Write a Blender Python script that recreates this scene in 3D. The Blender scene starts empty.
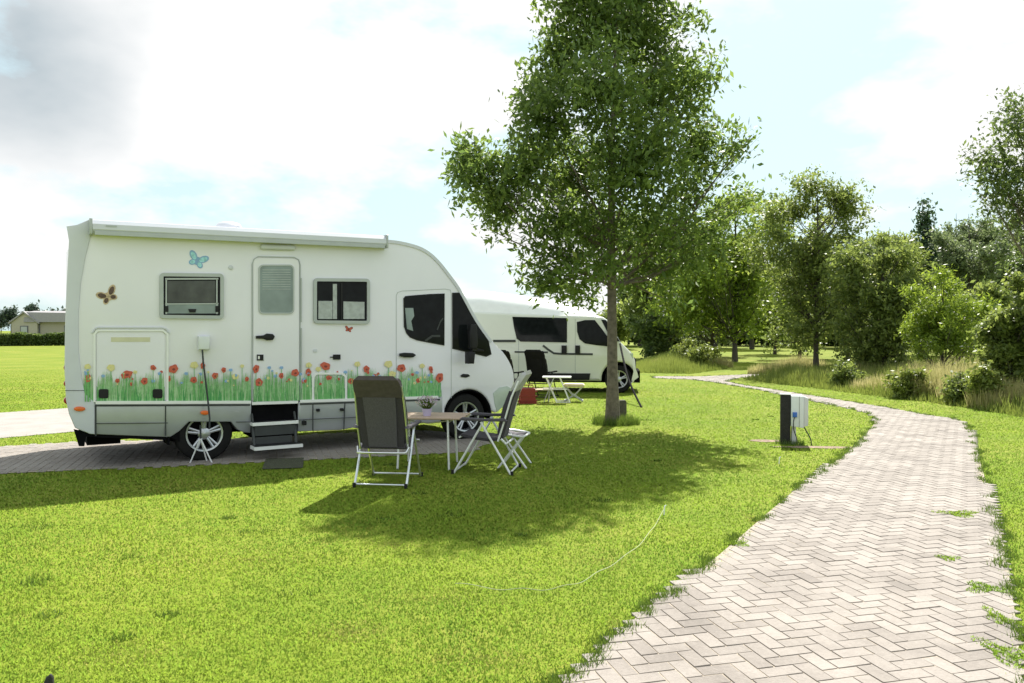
import bpy, bmesh, math, random
import numpy as np
from mathutils import Vector, Matrix
from mathutils.geometry import tessellate_polygon
R = math.radians
S = bpy.context.scene
COL = S.collection
random.seed(7); rng = np.random.default_rng(7)

# ------------------------------------------------------------------ camera
F = 790.0; CX, CY = 512.0, 341.5; H = 1.6
PITCH = math.atan(11.5 / F)
cam_d = bpy.data.cameras.new('camera'); cam = bpy.data.objects.new('camera', cam_d); COL.objects.link(cam)
cam.location = (0, 0, H); cam.rotation_euler = (math.pi/2 - PITCH, 0, 0)
cam_d.sensor_width = 36; cam_d.lens = F / 1024 * 36; cam_d.clip_start = .05; cam_d.clip_end = 3000
S.camera = cam
RM = Matrix.Rotation(math.pi/2 - PITCH, 3, 'X')
EYE = Vector((0, 0, H))
def ray(px, py): return RM @ Vector(((px-CX)/F, -(py-CY)/F, -1))
def G(px, py, z=0.0):
    d = ray(px, py); t = (z - H)/d.z; p = EYE + d*t; return Vector((p.x, p.y, z))
def P(px, py, D):
    d = ray(px, py); return EYE + d*(D/d.y)

# ------------------------------------------------------------------ materials
def nt(m):
    m.use_nodes = True; n = m.node_tree; n.nodes.clear(); return n
def mat(name, col, rough=.6, metal=0, var=.12, scale=8, bump=0, bscale=60, spec=.5, coat=0):
    m = bpy.data.materials.new(name); n = nt(m); N = n.nodes; L = n.links
    o = N.new('ShaderNodeOutputMaterial'); b = N.new('ShaderNodeBsdfPrincipled')
    L.new(b.outputs[0], o.inputs[0])
    b.inputs['Roughness'].default_value = rough; b.inputs['Metallic'].default_value = metal
    b.inputs['Specular IOR Level'].default_value = spec
    b.inputs['Coat Weight'].default_value = coat
    tc = N.new('ShaderNodeTexCoord'); no = N.new('ShaderNodeTexNoise')
    no.inputs['Scale'].default_value = scale; no.inputs['Detail'].default_value = 6
    L.new(tc.outputs['Object'], no.inputs['Vector'])
    r = N.new('ShaderNodeValToRGB'); r.color_ramp.elements[0].position = .3; r.color_ramp.elements[1].position = .7
    c = np.array(col[:3]); r.color_ramp.elements[0].color = (*(c*(1-var)), 1); r.color_ramp.elements[1].color = (*np.minimum(c*(1+var), .95), 1)
    L.new(no.outputs[0], r.inputs[0]); L.new(r.outputs[0], b.inputs['Base Color'])
    if bump:
        n2 = N.new('ShaderNodeTexNoise'); n2.inputs['Scale'].default_value = bscale; n2.inputs['Detail'].default_value = 5
        L.new(tc.outputs['Object'], n2.inputs['Vector'])
        bp = N.new('ShaderNodeBump'); bp.inputs['Strength'].default_value = bump; bp.inputs['Distance'].default_value = .02
        L.new(n2.outputs[0], bp.inputs['Height']); L.new(bp.outputs[0], b.inputs['Normal'])
    return m
def leafmat(name, cols, trans=.45, patch=0, rough=.42, rw=.4, spec=.38, up=0, con=.16):
    """foliage: colour varies leaf by leaf; light passes through the blade"""
    m = bpy.data.materials.new(name); n = nt(m); N = n.nodes; L = n.links
    o = N.new('ShaderNodeOutputMaterial')
    g = N.new('ShaderNodeNewGeometry'); r = N.new('ShaderNodeValToRGB')
    e = r.color_ramp.elements
    for i, c in enumerate(cols):
        p = i/(len(cols)-1)
        el = e[0] if i == 0 else (e[1] if i == len(cols)-1 else e.new(p))
        el.position = p
    for i, c in enumerate(cols): e[i].color = (*c, 1)
    fac = g.outputs['Random Per Island']
    if patch:
        tc = N.new('ShaderNodeTexCoord'); no = N.new('ShaderNodeTexNoise'); no.inputs['Scale'].default_value = patch; no.inputs['Detail'].default_value = 9; no.inputs['Roughness'].default_value = .68
        L.new(tc.outputs['Object'], no.inputs['Vector'])
        mr = N.new('ShaderNodeMapRange'); mr.inputs[1].default_value = .5-con; mr.inputs[2].default_value = .5+con
        L.new(no.outputs[0], mr.inputs[0])
        mx = N.new('ShaderNodeMath'); mx.operation = 'MULTIPLY_ADD'; mx.inputs[1].default_value = rw
        m2 = N.new('ShaderNodeMath'); m2.operation = 'MULTIPLY'; m2.inputs[1].default_value = 1-rw
        L.new(mr.outputs[0], m2.inputs[0]); L.new(fac, mx.inputs[0]); L.new(m2.outputs[0], mx.inputs[2]); fac = mx.outputs[0]
    L.new(fac, r.inputs[0])
    d = N.new('ShaderNodeBsdfPrincipled'); d.inputs['Roughness'].default_value = rough; d.inputs['Specular IOR Level'].default_value = spec
    t = N.new('ShaderNodeBsdfTranslucent'); mixs = N.new('ShaderNodeMixShader'); mixs.inputs[0].default_value = trans
    hs = N.new('ShaderNodeHueSaturation'); hs.inputs['Hue'].default_value = .485; hs.inputs['Saturation'].default_value = 1.0; hs.inputs['Value'].default_value = 1.5
    L.new(r.outputs[0], d.inputs['Base Color']); L.new(r.outputs[0], hs.inputs['Color']); L.new(hs.outputs[0], t.inputs[0])
    if up:
        va = N.new('ShaderNodeVectorMath'); va.operation = 'SCALE'; va.inputs['Scale'].default_value = 1-up; L.new(g.outputs['Normal'], va.inputs[0])
        vb_ = N.new('ShaderNodeVectorMath'); vb_.operation = 'ADD'; vb_.inputs[1].default_value = (0,0,up); L.new(va.outputs[0], vb_.inputs[0])
        vn_ = N.new('ShaderNodeVectorMath'); vn_.operation = 'NORMALIZE'; L.new(vb_.outputs[0], vn_.inputs[0]); L.new(vn_.outputs[0], d.inputs['Normal'])
    L.new(d.outputs[0], mixs.inputs[1]); L.new(t.outputs[0], mixs.inputs[2]); L.new(mixs.outputs[0], o.inputs[0])
    return m
M = {}
M['white'] = mat('motorhome_paint', (.78,.775,.83), .28, var=.03, scale=1.5, coat=.3)
M['shell_grey'] = mat('moulding_grey', (.60,.62,.68), .3, var=.05, scale=2, coat=.2)
M['silver'] = mat('silver_skirt', (.44,.46,.50), .28, .35, var=.07, scale=3)
M['trim_white'] = mat('trim_white', (.82,.83,.82), .35, var=.03)
M['alu'] = mat('aluminium', (.72,.74,.76), .28, .85, var=.06)
M['whitemetal'] = mat('white_tube', (.78,.79,.80), .35, .1, var=.04)
M['rim_metal'] = mat('rim_metal', (.50,.52,.54), .35, .8, var=.06)
M['black'] = mat('black_plastic', (.014,.014,.016), .5, var=.2, spec=.25)
M['matte_black'] = mat('matte_black', (.014,.014,.015), .95, var=.2, spec=.05)
M['dark'] = mat('dark_inside', (.006,.006,.007), .95, var=.2, spec=.05)
M['seam'] = mat('panel_gap', (.05,.055,.055), .8, var=.1)
M['frame_grey'] = mat('window_frame', (.42,.45,.45), .4, .2, var=.05)
M['glass'] = mat('tinted_glass', (.010,.012,.013), .05, var=.3, spec=.10)
M['pane_lightening'] = mat('pane_lightening', (.055,.06,.055), .25, var=.5, scale=5)
M['curtain'] = mat('curtain', (.42,.45,.45), .8, var=.15, scale=20)
M['blind'] = mat('blind', (.22,.27,.27), .25, var=.25, scale=3)
M['rubber'] = mat('tyre_rubber', (.014,.014,.014), .85, var=.2, bump=.1, spec=.15)
M['orange'] = mat('amber_lens', (.80,.16,.03), .25, var=.1)
M['redlens'] = mat('red_lens', (.35,.02,.02), .25, var=.1)
M['lens'] = mat('headlight_lens', (.45,.52,.45), .1, var=.1)
M['cream'] = mat('cream_label', (.62,.60,.42), .6, var=.05)
M['vanwhite'] = mat('van_paint', (.70,.72,.66), .3, var=.03, scale=1.5, coat=.3)
M['fabric'] = mat('charcoal_mesh', (.042,.036,.046), .85, var=.25, scale=90, bump=.15, bscale=300)
M['fabric_lt'] = mat('grey_mesh', (.085,.077,.092), .85, var=.25, scale=120, bump=.15, bscale=300)
M['olive'] = mat('olive_cushion', (.075,.060,.064), .9, var=.15, scale=20)
M['greycush'] = mat('grey_cushion', (.42,.42,.40), .9, var=.1, scale=20)
M['tabletop'] = mat('table_laminate', (.42,.31,.23), .5, var=.12, scale=12)
M['pot'] = mat('lilac_pot', (.52,.46,.66), .5, var=.08)
M['red'] = mat('red_plastic', (.22,.015,.012), .45, var=.12)
M['beige'] = mat('beige_pad', (.62,.53,.38), .8, var=.08)
M['postblack'] = mat('tarred_post', (.016,.015,.014), .75, var=.4, scale=25, bump=.4)
M['boxwhite'] = mat('socket_box', (.70,.73,.74), .45, var=.04)
M['boxgrey'] = mat('socket_side', (.60,.60,.61), .5, var=.04)
M['blue'] = mat('blue_socket', (.03,.12,.45), .4, var=.1)
M['cable'] = mat('cable', (.03,.035,.04), .6, var=.1)
M['rope'] = mat('pale_cord', (.40,.43,.27), .8, var=.1)
M['bark'] = mat('bark', (.13,.112,.085), .9, var=.35, scale=14, bump=.8, bscale=45)
M['bark_dk'] = mat('dark_bark', (.07,.06,.05), .95, var=.35, scale=10, bump=.6, bscale=30)
M['wood'] = mat('weathered_wood', (.09,.085,.06), .9, var=.3, scale=18, bump=.5)
M['mat'] = mat('door_mat', (.05,.055,.03), .95, var=.3, scale=60, bump=.5, bscale=200)
M['soil'] = mat('soil', (.24,.17,.12), .95, var=.4, scale=14, bump=.6, bscale=50)
M['joint_sand'] = mat('joint_sand', (.34,.29,.23), .95, var=.3, scale=20, bump=.4)
M['concrete'] = mat('road_concrete', (.30,.27,.25), .9, var=.12, scale=3, bump=.2)
M['house_wall'] = mat('chalet_wall', (.36,.33,.28), .8, var=.06)
M['house_wall2'] = mat('chalet_gable', (.42,.39,.33), .8, var=.06)
M['house_roof'] = mat('chalet_roof', (.28,.27,.28), .8, var=.1)
M['house_trim'] = mat('chalet_trim', (.10,.10,.12), .6, var=.05)
M['g1'] = mat('mural_green_deep', (.07,.30,.09), .6, var=.12, scale=30)
M['g2'] = mat('mural_green', (.16,.44,.14), .6, var=.12, scale=30)
M['g3'] = mat('mural_green_pale', (.36,.56,.30), .6, var=.1, scale=30)
M['mred'] = mat('mural_poppy', (.55,.11,.06), .6, var=.2, scale=60)
M['mdk'] = mat('mural_poppy_heart', (.22,.04,.03), .6, var=.2)
M['myel'] = mat('mural_yellow', (.72,.66,.30), .6, var=.1, scale=60)
M['mblue'] = mat('mural_blue', (.25,.42,.66), .6, var=.1)
M['cyan'] = mat('butterfly_blue', (.35,.66,.74), .6, var=.25, scale=30)
M['brown'] = mat('butterfly_brown', (.10,.06,.045), .6, var=.4, scale=30)
M['tan'] = mat('butterfly_tan', (.55,.42,.28), .6, var=.3, scale=40)

# bricks: colour by brick
def brickmat(name, c0, c1, c2):
    m = bpy.data.materials.new(name); n = nt(m); N = n.nodes; L = n.links
    o = N.new('ShaderNodeOutputMaterial'); b = N.new('ShaderNodeBsdfPrincipled'); L.new(b.outputs[0], o.inputs[0])
    b.inputs['Roughness'].default_value = .85
    g = N.new('ShaderNodeNewGeometry'); r = N.new('ShaderNodeValToRGB'); e = r.color_ramp.elements
    e[0].color = (*c0, 1); e[1].color = (*c2, 1); q = e.new(.5); q.color = (*c1, 1)
    tc = N.new('ShaderNodeTexCoord')
    no = N.new('ShaderNodeTexNoise'); no.inputs['Scale'].default_value = 38; no.inputs['Detail'].default_value = 8; no.inputs['Roughness'].default_value = .85
    L.new(tc.outputs['Object'], no.inputs['Vector'])
    nb = N.new('ShaderNodeTexNoise'); nb.inputs['Scale'].default_value = 1.7; nb.inputs['Detail'].default_value = 4
    L.new(tc.outputs['Object'], nb.inputs['Vector'])
    a = N.new('ShaderNodeMath'); a.operation = 'MULTIPLY_ADD'; a.inputs[1].default_value = .27; a.inputs[2].default_value = -.40
    L.new(g.outputs['Random Per Island'], a.inputs[0])
    a2 = N.new('ShaderNodeMath'); a2.operation = 'ADD'; L.new(a.outputs[0], a2.inputs[0]); L.new(no.outputs[0], a2.inputs[1])
    a3 = N.new('ShaderNodeMath'); a3.operation = 'MULTIPLY_ADD'; a3.inputs[1].default_value = 1.0; L.new(nb.outputs[0], a3.inputs[0]); L.new(a2.outputs[0], a3.inputs[2])
    L.new(a3.outputs[0], r.inputs[0]); L.new(r.outputs[0], b.inputs['Base Color'])
    bp = N.new('ShaderNodeBump'); bp.inputs['Strength'].default_value = .5; bp.inputs['Distance'].default_value = .006
    n3 = N.new('ShaderNodeTexNoise'); n3.inputs['Scale'].default_value = 90; L.new(tc.outputs['Object'], n3.inputs['Vector'])
    L.new(n3.outputs[0], bp.inputs['Height']); L.new(bp.outputs[0], b.inputs['Normal'])
    return m
M['brick'] = brickmat('path_brick', (.085,.075,.062), (.180,.156,.138), (.315,.28,.25))
M['brick2'] = brickmat('pad_brick', (.14,.125,.11), (.21,.185,.165), (.27,.245,.22))

def lawnmat():
    m = bpy.data.materials.new('lawn'); n = nt(m); N = n.nodes; L = n.links
    o = N.new('ShaderNodeOutputMaterial'); b = N.new('ShaderNodeBsdfPrincipled'); L.new(b.outputs[0], o.inputs[0])
    b.inputs['Roughness'].default_value = .9; b.inputs['Specular IOR Level'].default_value = .1
    tc = N.new('ShaderNodeTexCoord')
    def noise(s, d=6):
        q = N.new('ShaderNodeTexNoise'); q.inputs['Scale'].default_value = s; q.inputs['Detail'].default_value = d
        L.new(tc.outputs['Object'], q.inputs['Vector']); return q
    n1 = noise(.45, 8); n2 = noise(9, 8); n3 = noise(70, 3)
    r = N.new('ShaderNodeValToRGB'); e = r.color_ramp.elements
    e[0].position = .3; e[0].color = (.10,.16,.013,1); e[1].position = .72; e[1].color = (.26,.25,.050,1)
    q = e.new(.5); q.color = (.165,.21,.022,1)
    a = N.new('ShaderNodeMath'); a.operation = 'MULTIPLY_ADD'; a.inputs[1].default_value = .55
    a1 = N.new('ShaderNodeMath'); a1.operation = 'MULTIPLY_ADD'; a1.inputs[1].default_value = .3
    a2 = N.new('ShaderNodeMath'); a2.operation = 'MULTIPLY'; a2.inputs[1].default_value = .15
    L.new(n3.outputs[0], a2.inputs[0]); L.new(n2.outputs[0], a1.inputs[0]); L.new(a2.outputs[0], a1.inputs[2])
    L.new(n1.outputs[0], a.inputs[0]); L.new(a1.outputs[0], a.inputs[2]); L.new(a.outputs[0], r.inputs[0])
    L.new(r.outputs[0], b.inputs['Base Color'])
    bp = N.new('ShaderNodeBump'); bp.inputs['Strength'].default_value = .8; bp.inputs['Distance'].default_value = .03
    L.new(n2.outputs[0], bp.inputs['Height']); L.new(bp.outputs[0], b.inputs['Normal'])
    return m
M['lawn'] = lawnmat()
M['blade'] = leafmat('grass_blade', [(.19,.34,.040),(.29,.43,.045),(.42,.52,.052),(.54,.56,.085),(.62,.56,.16)], .12, patch=.7, rw=.12, spec=.04, rough=.85, up=.93, con=.10)
M['edgeblade'] = leafmat('edge_grass', [(.06,.11,.015),(.11,.18,.025),(.26,.24,.08)], .35)
M['tall'] = leafmat('tall_grass', [(.12,.17,.03),(.22,.27,.06),(.42,.35,.17),(.55,.42,.27),(.34,.23,.16)], .4, patch=.45)
M['leaf_ash'] = leafmat('leaf_ash', [(.07,.125,.030),(.15,.225,.045),(.26,.34,.065),(.44,.50,.12)], .56)
M['leaf_mid'] = leafmat('leaf_mid', [(.09,.135,.035),(.19,.245,.055),(.29,.345,.08),(.44,.46,.17)], .54)
M['leaf_bright'] = leafmat('leaf_bright', [(.12,.19,.025),(.22,.31,.035),(.34,.43,.06),(.46,.52,.12)], .52)
M['leaf_dark'] = leafmat('leaf_dark', [(.055,.095,.028),(.125,.18,.045),(.22,.285,.07),(.38,.42,.15)], .5)
M['leaf_con'] = leafmat('leaf_conifer', [(.035,.07,.03),(.06,.11,.045),(.10,.15,.06)], .35)
M['leaf_far'] = leafmat('leaf_far', [(.09,.13,.055),(.16,.21,.085),(.23,.28,.12)], .45)
M['leaf_blue'] = leafmat('leaf_distant', [(.05,.08,.06),(.08,.11,.08)], .2)
M['petal'] = leafmat('flower_petal', [(.45,.35,.55),(.55,.50,.40),(.25,.30,.12)], .3)

# ------------------------------------------------------------------ mesh helpers
class MB:
    def __init__(s): s.v = []; s.f = []; s.m = []
    def add(s, vs, fs, mi=0):
        o = len(s.v); s.v += [tuple(v) for v in vs]
        for f in fs: s.f.append([o+i for i in f]); s.m.append(mi)
    def box(s, lo, hi, mi=0, rot=None, c=None):
        x0,y0,z0 = lo; x1,y1,z1 = hi
        vs = [Vector(p) for p in ((x0,y0,z0),(x1,y0,z0),(x1,y1,z0),(x0,y1,z0),(x0,y0,z1),(x1,y0,z1),(x1,y1,z1),(x0,y1,z1))]
        if rot is not None:
            c = Vector(c) if c else sum(vs, Vector())/8
            vs = [rot @ (v-c) + c for v in vs]
        s.add(vs, [(0,3,2,1),(4,5,6,7),(0,1,5,4),(1,2,6,5),(2,3,7,6),(3,0,4,7)], mi)
    def tube(s, pts, r, n=8, mi=0, cap=True):
        pts = [Vector(p) for p in pts]; k = len(pts)
        rs = r if isinstance(r, (list, tuple)) else [r]*k
        vs = []; up = Vector((0,0,1)); prev = None
        for i, p in enumerate(pts):
            t = (pts[min(i+1,k-1)] - pts[max(i-1,0)])
            t = t.normalized() if t.length > 1e-9 else up
            if prev is None:
                a = t.cross(up if abs(t.z) < .9 else Vector((1,0,0))).normalized()
            else:
                a = (prev - t*prev.dot(t)); a = a.normalized() if a.length > 1e-6 else t.orthogonal().normalized()
            prev = a; b = t.cross(a)
            for j in range(n):
                w = 2*math.pi*j/n; vs.append(p + (a*math.cos(w) + b*math.sin(w))*rs[i])
        fs = []
        for i in range(k-1):
            for j in range(n):
                q = (j+1) % n; fs.append((i*n+j, i*n+q, (i+1)*n+q, (i+1)*n+j))
        if cap: fs.append(tuple(reversed(range(n)))); fs.append(tuple((k-1)*n+j for j in range(n)))
        s.add(vs, fs, mi)
    def prism(s, poly, y0, y1, mi=0, r=0, mi_side=None):
        """poly of (x,z); extruded along y, edges rounded by r"""
        poly = [tuple(p) for p in poly]
        A = sum(poly[i][0]*poly[(i+1)%len(poly)][1]-poly[(i+1)%len(poly)][0]*poly[i][1] for i in range(len(poly)))
        if A < 0: poly = poly[::-1]
        n = len(poly)
        def off(d):
            if d == 0: return poly
            out = []
            for i in range(n):
                a = Vector(poly[i-1]); b = Vector(poly[i]); c = Vector(poly[(i+1)%n])
                e1 = (b-a).normalized(); e2 = (c-b).normalized()
                n1 = Vector((-e1.y, e1.x)); n2 = Vector((-e2.y, e2.x))
                m = n1+n2
                m = n1 if m.length < 1e-6 else m.normalized()
                k = d/max(.4, m.dot(n1)); out.append((b.x+m.x*k, b.y+m.y*k))
            return out
        rings = []
        if r > 0:
            for t in (0, 30, 60, 90): rings.append((y0 + r*(1-math.sin(R(t))), r*(1-math.cos(R(90-t)))) if False else (y0 + r*(1-math.cos(R(t))), r*(1-math.sin(R(t)))))
            for t in (90, 60, 30, 0): rings.append((y1 - r*(1-math.cos(R(t))), r*(1-math.sin(R(t)))))
        else: rings = [(y0, 0), (y1, 0)]
        vs = []
        for y, d in rings: vs += [Vector((p[0], y, p[1])) for p in off(d)]
        fs = []
        for k in range(len(rings)-1):
            for i in range(n):
                j = (i+1) % n; fs.append((k*n+i, k*n+j, (k+1)*n+j, (k+1)*n+i))
        s.add(vs, fs, mi if mi_side is None else mi_side)
        t = tessellate_polygon([[Vector((*p, 0)) for p in off(rings[0][1])]])
        s.add(vs[:n], [tuple(q) for q in t], mi)
        k = (len(rings)-1)*n
        s.add(vs[k:], [tuple(reversed(q)) for q in t], mi)
    def strip(s, pts, w, y0, y1, mi=0, closed=False):
        """ribbon along (x,z) polyline, thick in y"""
        q = []
        for p in pts:
            p = Vector(p)
            if not q or (p-q[-1]).length > 1e-5: q.append(p)
        if closed and (q[0]-q[-1]).length < 1e-5: q.pop()
        pts = q; k = len(pts); L_, R_ = [], []
        for i in range(k):
            if closed: a, c = pts[i-1], pts[(i+1) % k]
            else: a, c = pts[max(i-1, 0)], pts[min(i+1, k-1)]
            b = pts[i]; e1 = (b-a) if (b-a).length > 1e-9 else (c-b); e2 = (c-b) if (c-b).length > 1e-9 else e1
            e1 = e1.normalized(); e2 = e2.normalized()
            n1 = Vector((-e1.y, e1.x)); n2 = Vector((-e2.y, e2.x)); m = n1+n2; m = m.normalized() if m.length > 1e-6 else n1
            d = m*(w/2/max(.5, m.dot(n1))); L_.append(b+d); R_.append(b-d)
        vs = []
        for i in range(k): vs += [(L_[i].x, y0, L_[i].y), (R_[i].x, y0, R_[i].y), (R_[i].x, y1, R_[i].y), (L_[i].x, y1, L_[i].y)]
        fs = []
        for i in range(k if closed else k-1):
            j = (i+1) % k
            for t in range(4): u = (t+1) % 4; fs.append((i*4+t, j*4+t, j*4+u, i*4+u))
        if not closed: fs += [(0,1,2,3), ((k-1)*4+3, (k-1)*4+2, (k-1)*4+1, (k-1)*4)]
        s.add(vs, fs, mi)
    def lathe(s, prof, c, axis='y', n=32, mi=0):
        """prof: (radius, along)"""
        vs = []
        for r, a in prof:
            for j in range(n):
                w = 2*math.pi*j/n
                if axis == 'y': vs.append((c[0]+r*math.cos(w), c[1]+a, c[2]+r*math.sin(w)))
                else: vs.append((c[0]+r*math.cos(w), c[1]+r*math.sin(w), c[2]+a))
        fs = []
        for i in range(len(prof)-1):
            for j in range(n):
                q = (j+1) % n; fs.append((i*n+j, i*n+q, (i+1)*n+q, (i+1)*n+j))
        s.add(vs, fs, mi)
    def build(s, name, mats, parent=None, smooth=True, loc=None, angle=35):
        me = bpy.data.meshes.new(name); me.from_pydata(s.v, [], s.f)
        mats = mats if isinstance(mats, (list, tuple)) else [mats]
        for m in mats: me.materials.append(M[m] if isinstance(m, str) else m)
        me.polygons.foreach_set('material_index', s.m)
        bm = bmesh.new(); bm.from_mesh(me)
        bmesh.ops.remove_doubles(bm, verts=bm.verts, dist=1e-6)
        bmesh.ops.recalc_face_normals(bm, faces=bm.faces); bm.to_mesh(me); bm.free()
        if smooth:
            me.polygons.foreach_set('use_smooth', [True]*len(me.polygons)); me.set_sharp_from_angle(angle=R(angle))
        me.update()
        o = bpy.data.objects.new(name, me); COL.objects.link(o)
        if parent is not None: o.parent = parent
        if loc is not None: o.location = loc
        return o
def fastmesh(name, V, Fq, mat_, parent=None, k=4):
    """V (n,3) array, Fq (m,k) faces"""
    me = bpy.data.meshes.new(name); V = np.ascontiguousarray(V, dtype=np.float32); m = len(Fq)
    me.vertices.add(len(V)); me.vertices.foreach_set('co', V.ravel())
    me.loops.add(m*k); me.loops.foreach_set('vertex_index', np.ascontiguousarray(Fq, dtype=np.int32).ravel())
    me.polygons.add(m); me.polygons.foreach_set('loop_start', np.arange(0, m*k, k, dtype=np.int32))
    me.update(calc_edges=True); me.validate(); me.shade_flat()
    me.materials.append(M[mat_] if isinstance(mat_, str) else mat_)
    o = bpy.data.objects.new(name, me); COL.objects.link(o)
    if parent is not None: o.parent = parent
    return o
def tag(o, label=None, cat=None, group=None, kind=None):
    if label: o['label'] = label
    if cat: o['category'] = cat
    if group: o['group'] = group
    if kind: o['kind'] = kind
    return o
def empty(name, loc, rz=0, label=None, cat=None, group=None):
    o = bpy.data.objects.new(name, None); COL.objects.link(o); o.location = loc; o.rotation_euler = (0,0,rz); o.empty_display_size = .2
    return tag(o, label, cat, group)
def copy_tree(o, parent=None):
    c = o.copy(); COL.objects.link(c)
    if parent is not None: c.parent = parent
    for ch in list(o.children): copy_tree(ch, c)
    return c
def smoothpoly(pts, n=6):
    """Catmull-Rom through 2-D/3-D points"""
    pts = [Vector(p) for p in pts]; out = []
    for i in range(len(pts)-1):
        a = pts[max(i-1,0)]; b = pts[i]; c = pts[i+1]; d = pts[min(i+2, len(pts)-1)]
        for k in range(n):
            t = k/n
            out.append(.5*((2*b)+(c-a)*t+(2*a-5*b+4*c-d)*t*t+(3*b-a-3*c+d)*t**3))
    out.append(pts[-1]); return out
def inpoly(x, y, poly):
    x = np.asarray(x); y = np.asarray(y); c = np.zeros(x.shape, bool); n = len(poly)
    for i in range(n):
        x0, y0 = poly[i][0], poly[i][1]; x1, y1 = poly[(i+1)%n][0], poly[(i+1)%n][1]
        if y0 == y1: continue
        cr = ((y0 > y) != (y1 > y)) & (x < (x1-x0)*(y-y0)/(y1-y0)+x0)
        c ^= cr
    return c
def edgedist(x, y, poly):
    x = np.asarray(x); y = np.asarray(y); best = np.full(x.shape, 1e9); n = len(poly)
    for i in range(n):
        ax, ay = poly[i][0], poly[i][1]; bx, by = poly[(i+1)%n][0], poly[(i+1)%n][1]
        dx, dy = bx-ax, by-ay; L2 = dx*dx+dy*dy+1e-12
        t = np.clip(((x-ax)*dx+(y-ay)*dy)/L2, 0, 1)
        best = np.minimum(best, np.hypot(x-ax-t*dx, y-ay-t*dy))
    return best

# ------------------------------------------------------------------ light, sky
SUN_AZ = R(17.0); SUN_EL = R(47.5)
sd = bpy.data.lights.new('sun', 'SUN'); sd.energy = 4.6; sd.angle = R(.53); sd.color = (1, .955, .87)
so = bpy.data.objects.new('sun', sd); COL.objects.link(so)
dirv = Vector((math.sin(SUN_AZ)*math.cos(SUN_EL), math.cos(SUN_AZ)*math.cos(SUN_EL), math.sin(SUN_EL)))
so.rotation_euler = dirv.to_track_quat('Z', 'Y').to_euler(); so.location = dirv*50
W = bpy.data.worlds.new('World'); S.world = W; W.use_nodes = True
n = W.node_tree; n.nodes.clear(); N = n.nodes; L = n.links
out = N.new('ShaderNodeOutputWorld'); bg = N.new('ShaderNodeBackground'); bg.inputs[1].default_value = .1
sk = N.new('ShaderNodeTexSky'); sk.sky_type = 'NISHITA'; sk.sun_disc = False; sk.sun_elevation = SUN_EL; sk.sun_rotation = SUN_AZ
sk.air_density = 1; sk.dust_density = 1.5; sk.ozone_density = 1
tc = N.new('ShaderNodeTexCoord'); mp = N.new('ShaderNodeMapping'); mp.inputs['Scale'].default_value = (1, 1, 2.2); mp.inputs['Location'].default_value = (.32, .1, .15)
L.new(tc.outputs['Generated'], mp.inputs[0])
cn = N.new('ShaderNodeTexNoise'); cn.inputs['Scale'].default_value = 2.3; cn.inputs['Detail'].default_value = 9; cn.inputs['Roughness'].default_value = .55
L.new(mp.outputs[0], cn.inputs['Vector'])
cr = N.new('ShaderNodeValToRGB'); cr.color_ramp.elements[0].position = .455; cr.color_ramp.elements[1].position = .52
L.new(cn.outputs[0], cr.inputs[0])
# cloud body shading: some grey-bottomed clouds
cn2 = N.new('ShaderNodeTexNoise'); cn2.inputs['Scale'].default_value = 1.7; cn2.inputs['Detail'].default_value = 6
mp2 = N.new('ShaderNodeMapping'); mp2.inputs['Location'].default_value = (3.1, 1.7, .4); mp2.inputs['Scale'].default_value = (1,1,1.8)
L.new(tc.outputs['Generated'], mp2.inputs[0]); L.new(mp2.outputs[0], cn2.inputs['Vector'])
# a darker cloud mass towards the upper left
dp = N.new('ShaderNodeVectorMath'); dp.operation = 'DISTANCE'; L.new(tc.outputs['Generated'], dp.inputs[0])
dd = ray(25, 25).normalized(); dp.inputs[1].default_value = dd
ad = N.new('ShaderNodeMath'); ad.operation = 'MULTIPLY_ADD'; ad.inputs[1].default_value = .9
L.new(cn2.outputs[0], ad.inputs[0]); L.new(dp.outputs['Value'], ad.inputs[2])
cc = N.new('ShaderNodeValToRGB'); e = cc.color_ramp.elements
e[0].position = .46; e[0].color = (2.35,2.72,2.95,1); e[1].position = .66; e[1].color = (5.0,5.0,4.98,1)
L.new(ad.outputs[0], cc.inputs[0])
sb = N.new('ShaderNodeMix'); sb.data_type = 'RGBA'; sb.blend_type = 'ADD'; sb.inputs[0].default_value = 1   # thin bright veil over the blue
pass; sb.inputs[7].default_value = (2.75, 3.6, 3.75, 1)
sc = N.new('ShaderNodeMix'); sc.data_type = 'RGBA'; sc.blend_type = 'MULTIPLY'; sc.inputs[0].default_value = 1; sc.inputs[7].default_value = (.16,.16,.16,1); L.new(sk.outputs[0], sc.inputs[6])
L.new(sc.outputs[2], sb.inputs[6])
mx = N.new('ShaderNodeMix'); mx.data_type = 'RGBA'
L.new(cr.outputs[0], mx.inputs[0]); L.new(sb.outputs[2], mx.inputs[6]); L.new(cc.outputs[0], mx.inputs[7])
L.new(mx.outputs[2], bg.inputs[0]); L.new(bg.outputs[0], out.inputs[0])
S.view_settings.view_transform = 'Standard'; S.view_settings.look = 'None'; S.view_settings.gamma = 1
S.view_settings.exposure = 1.1

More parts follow.
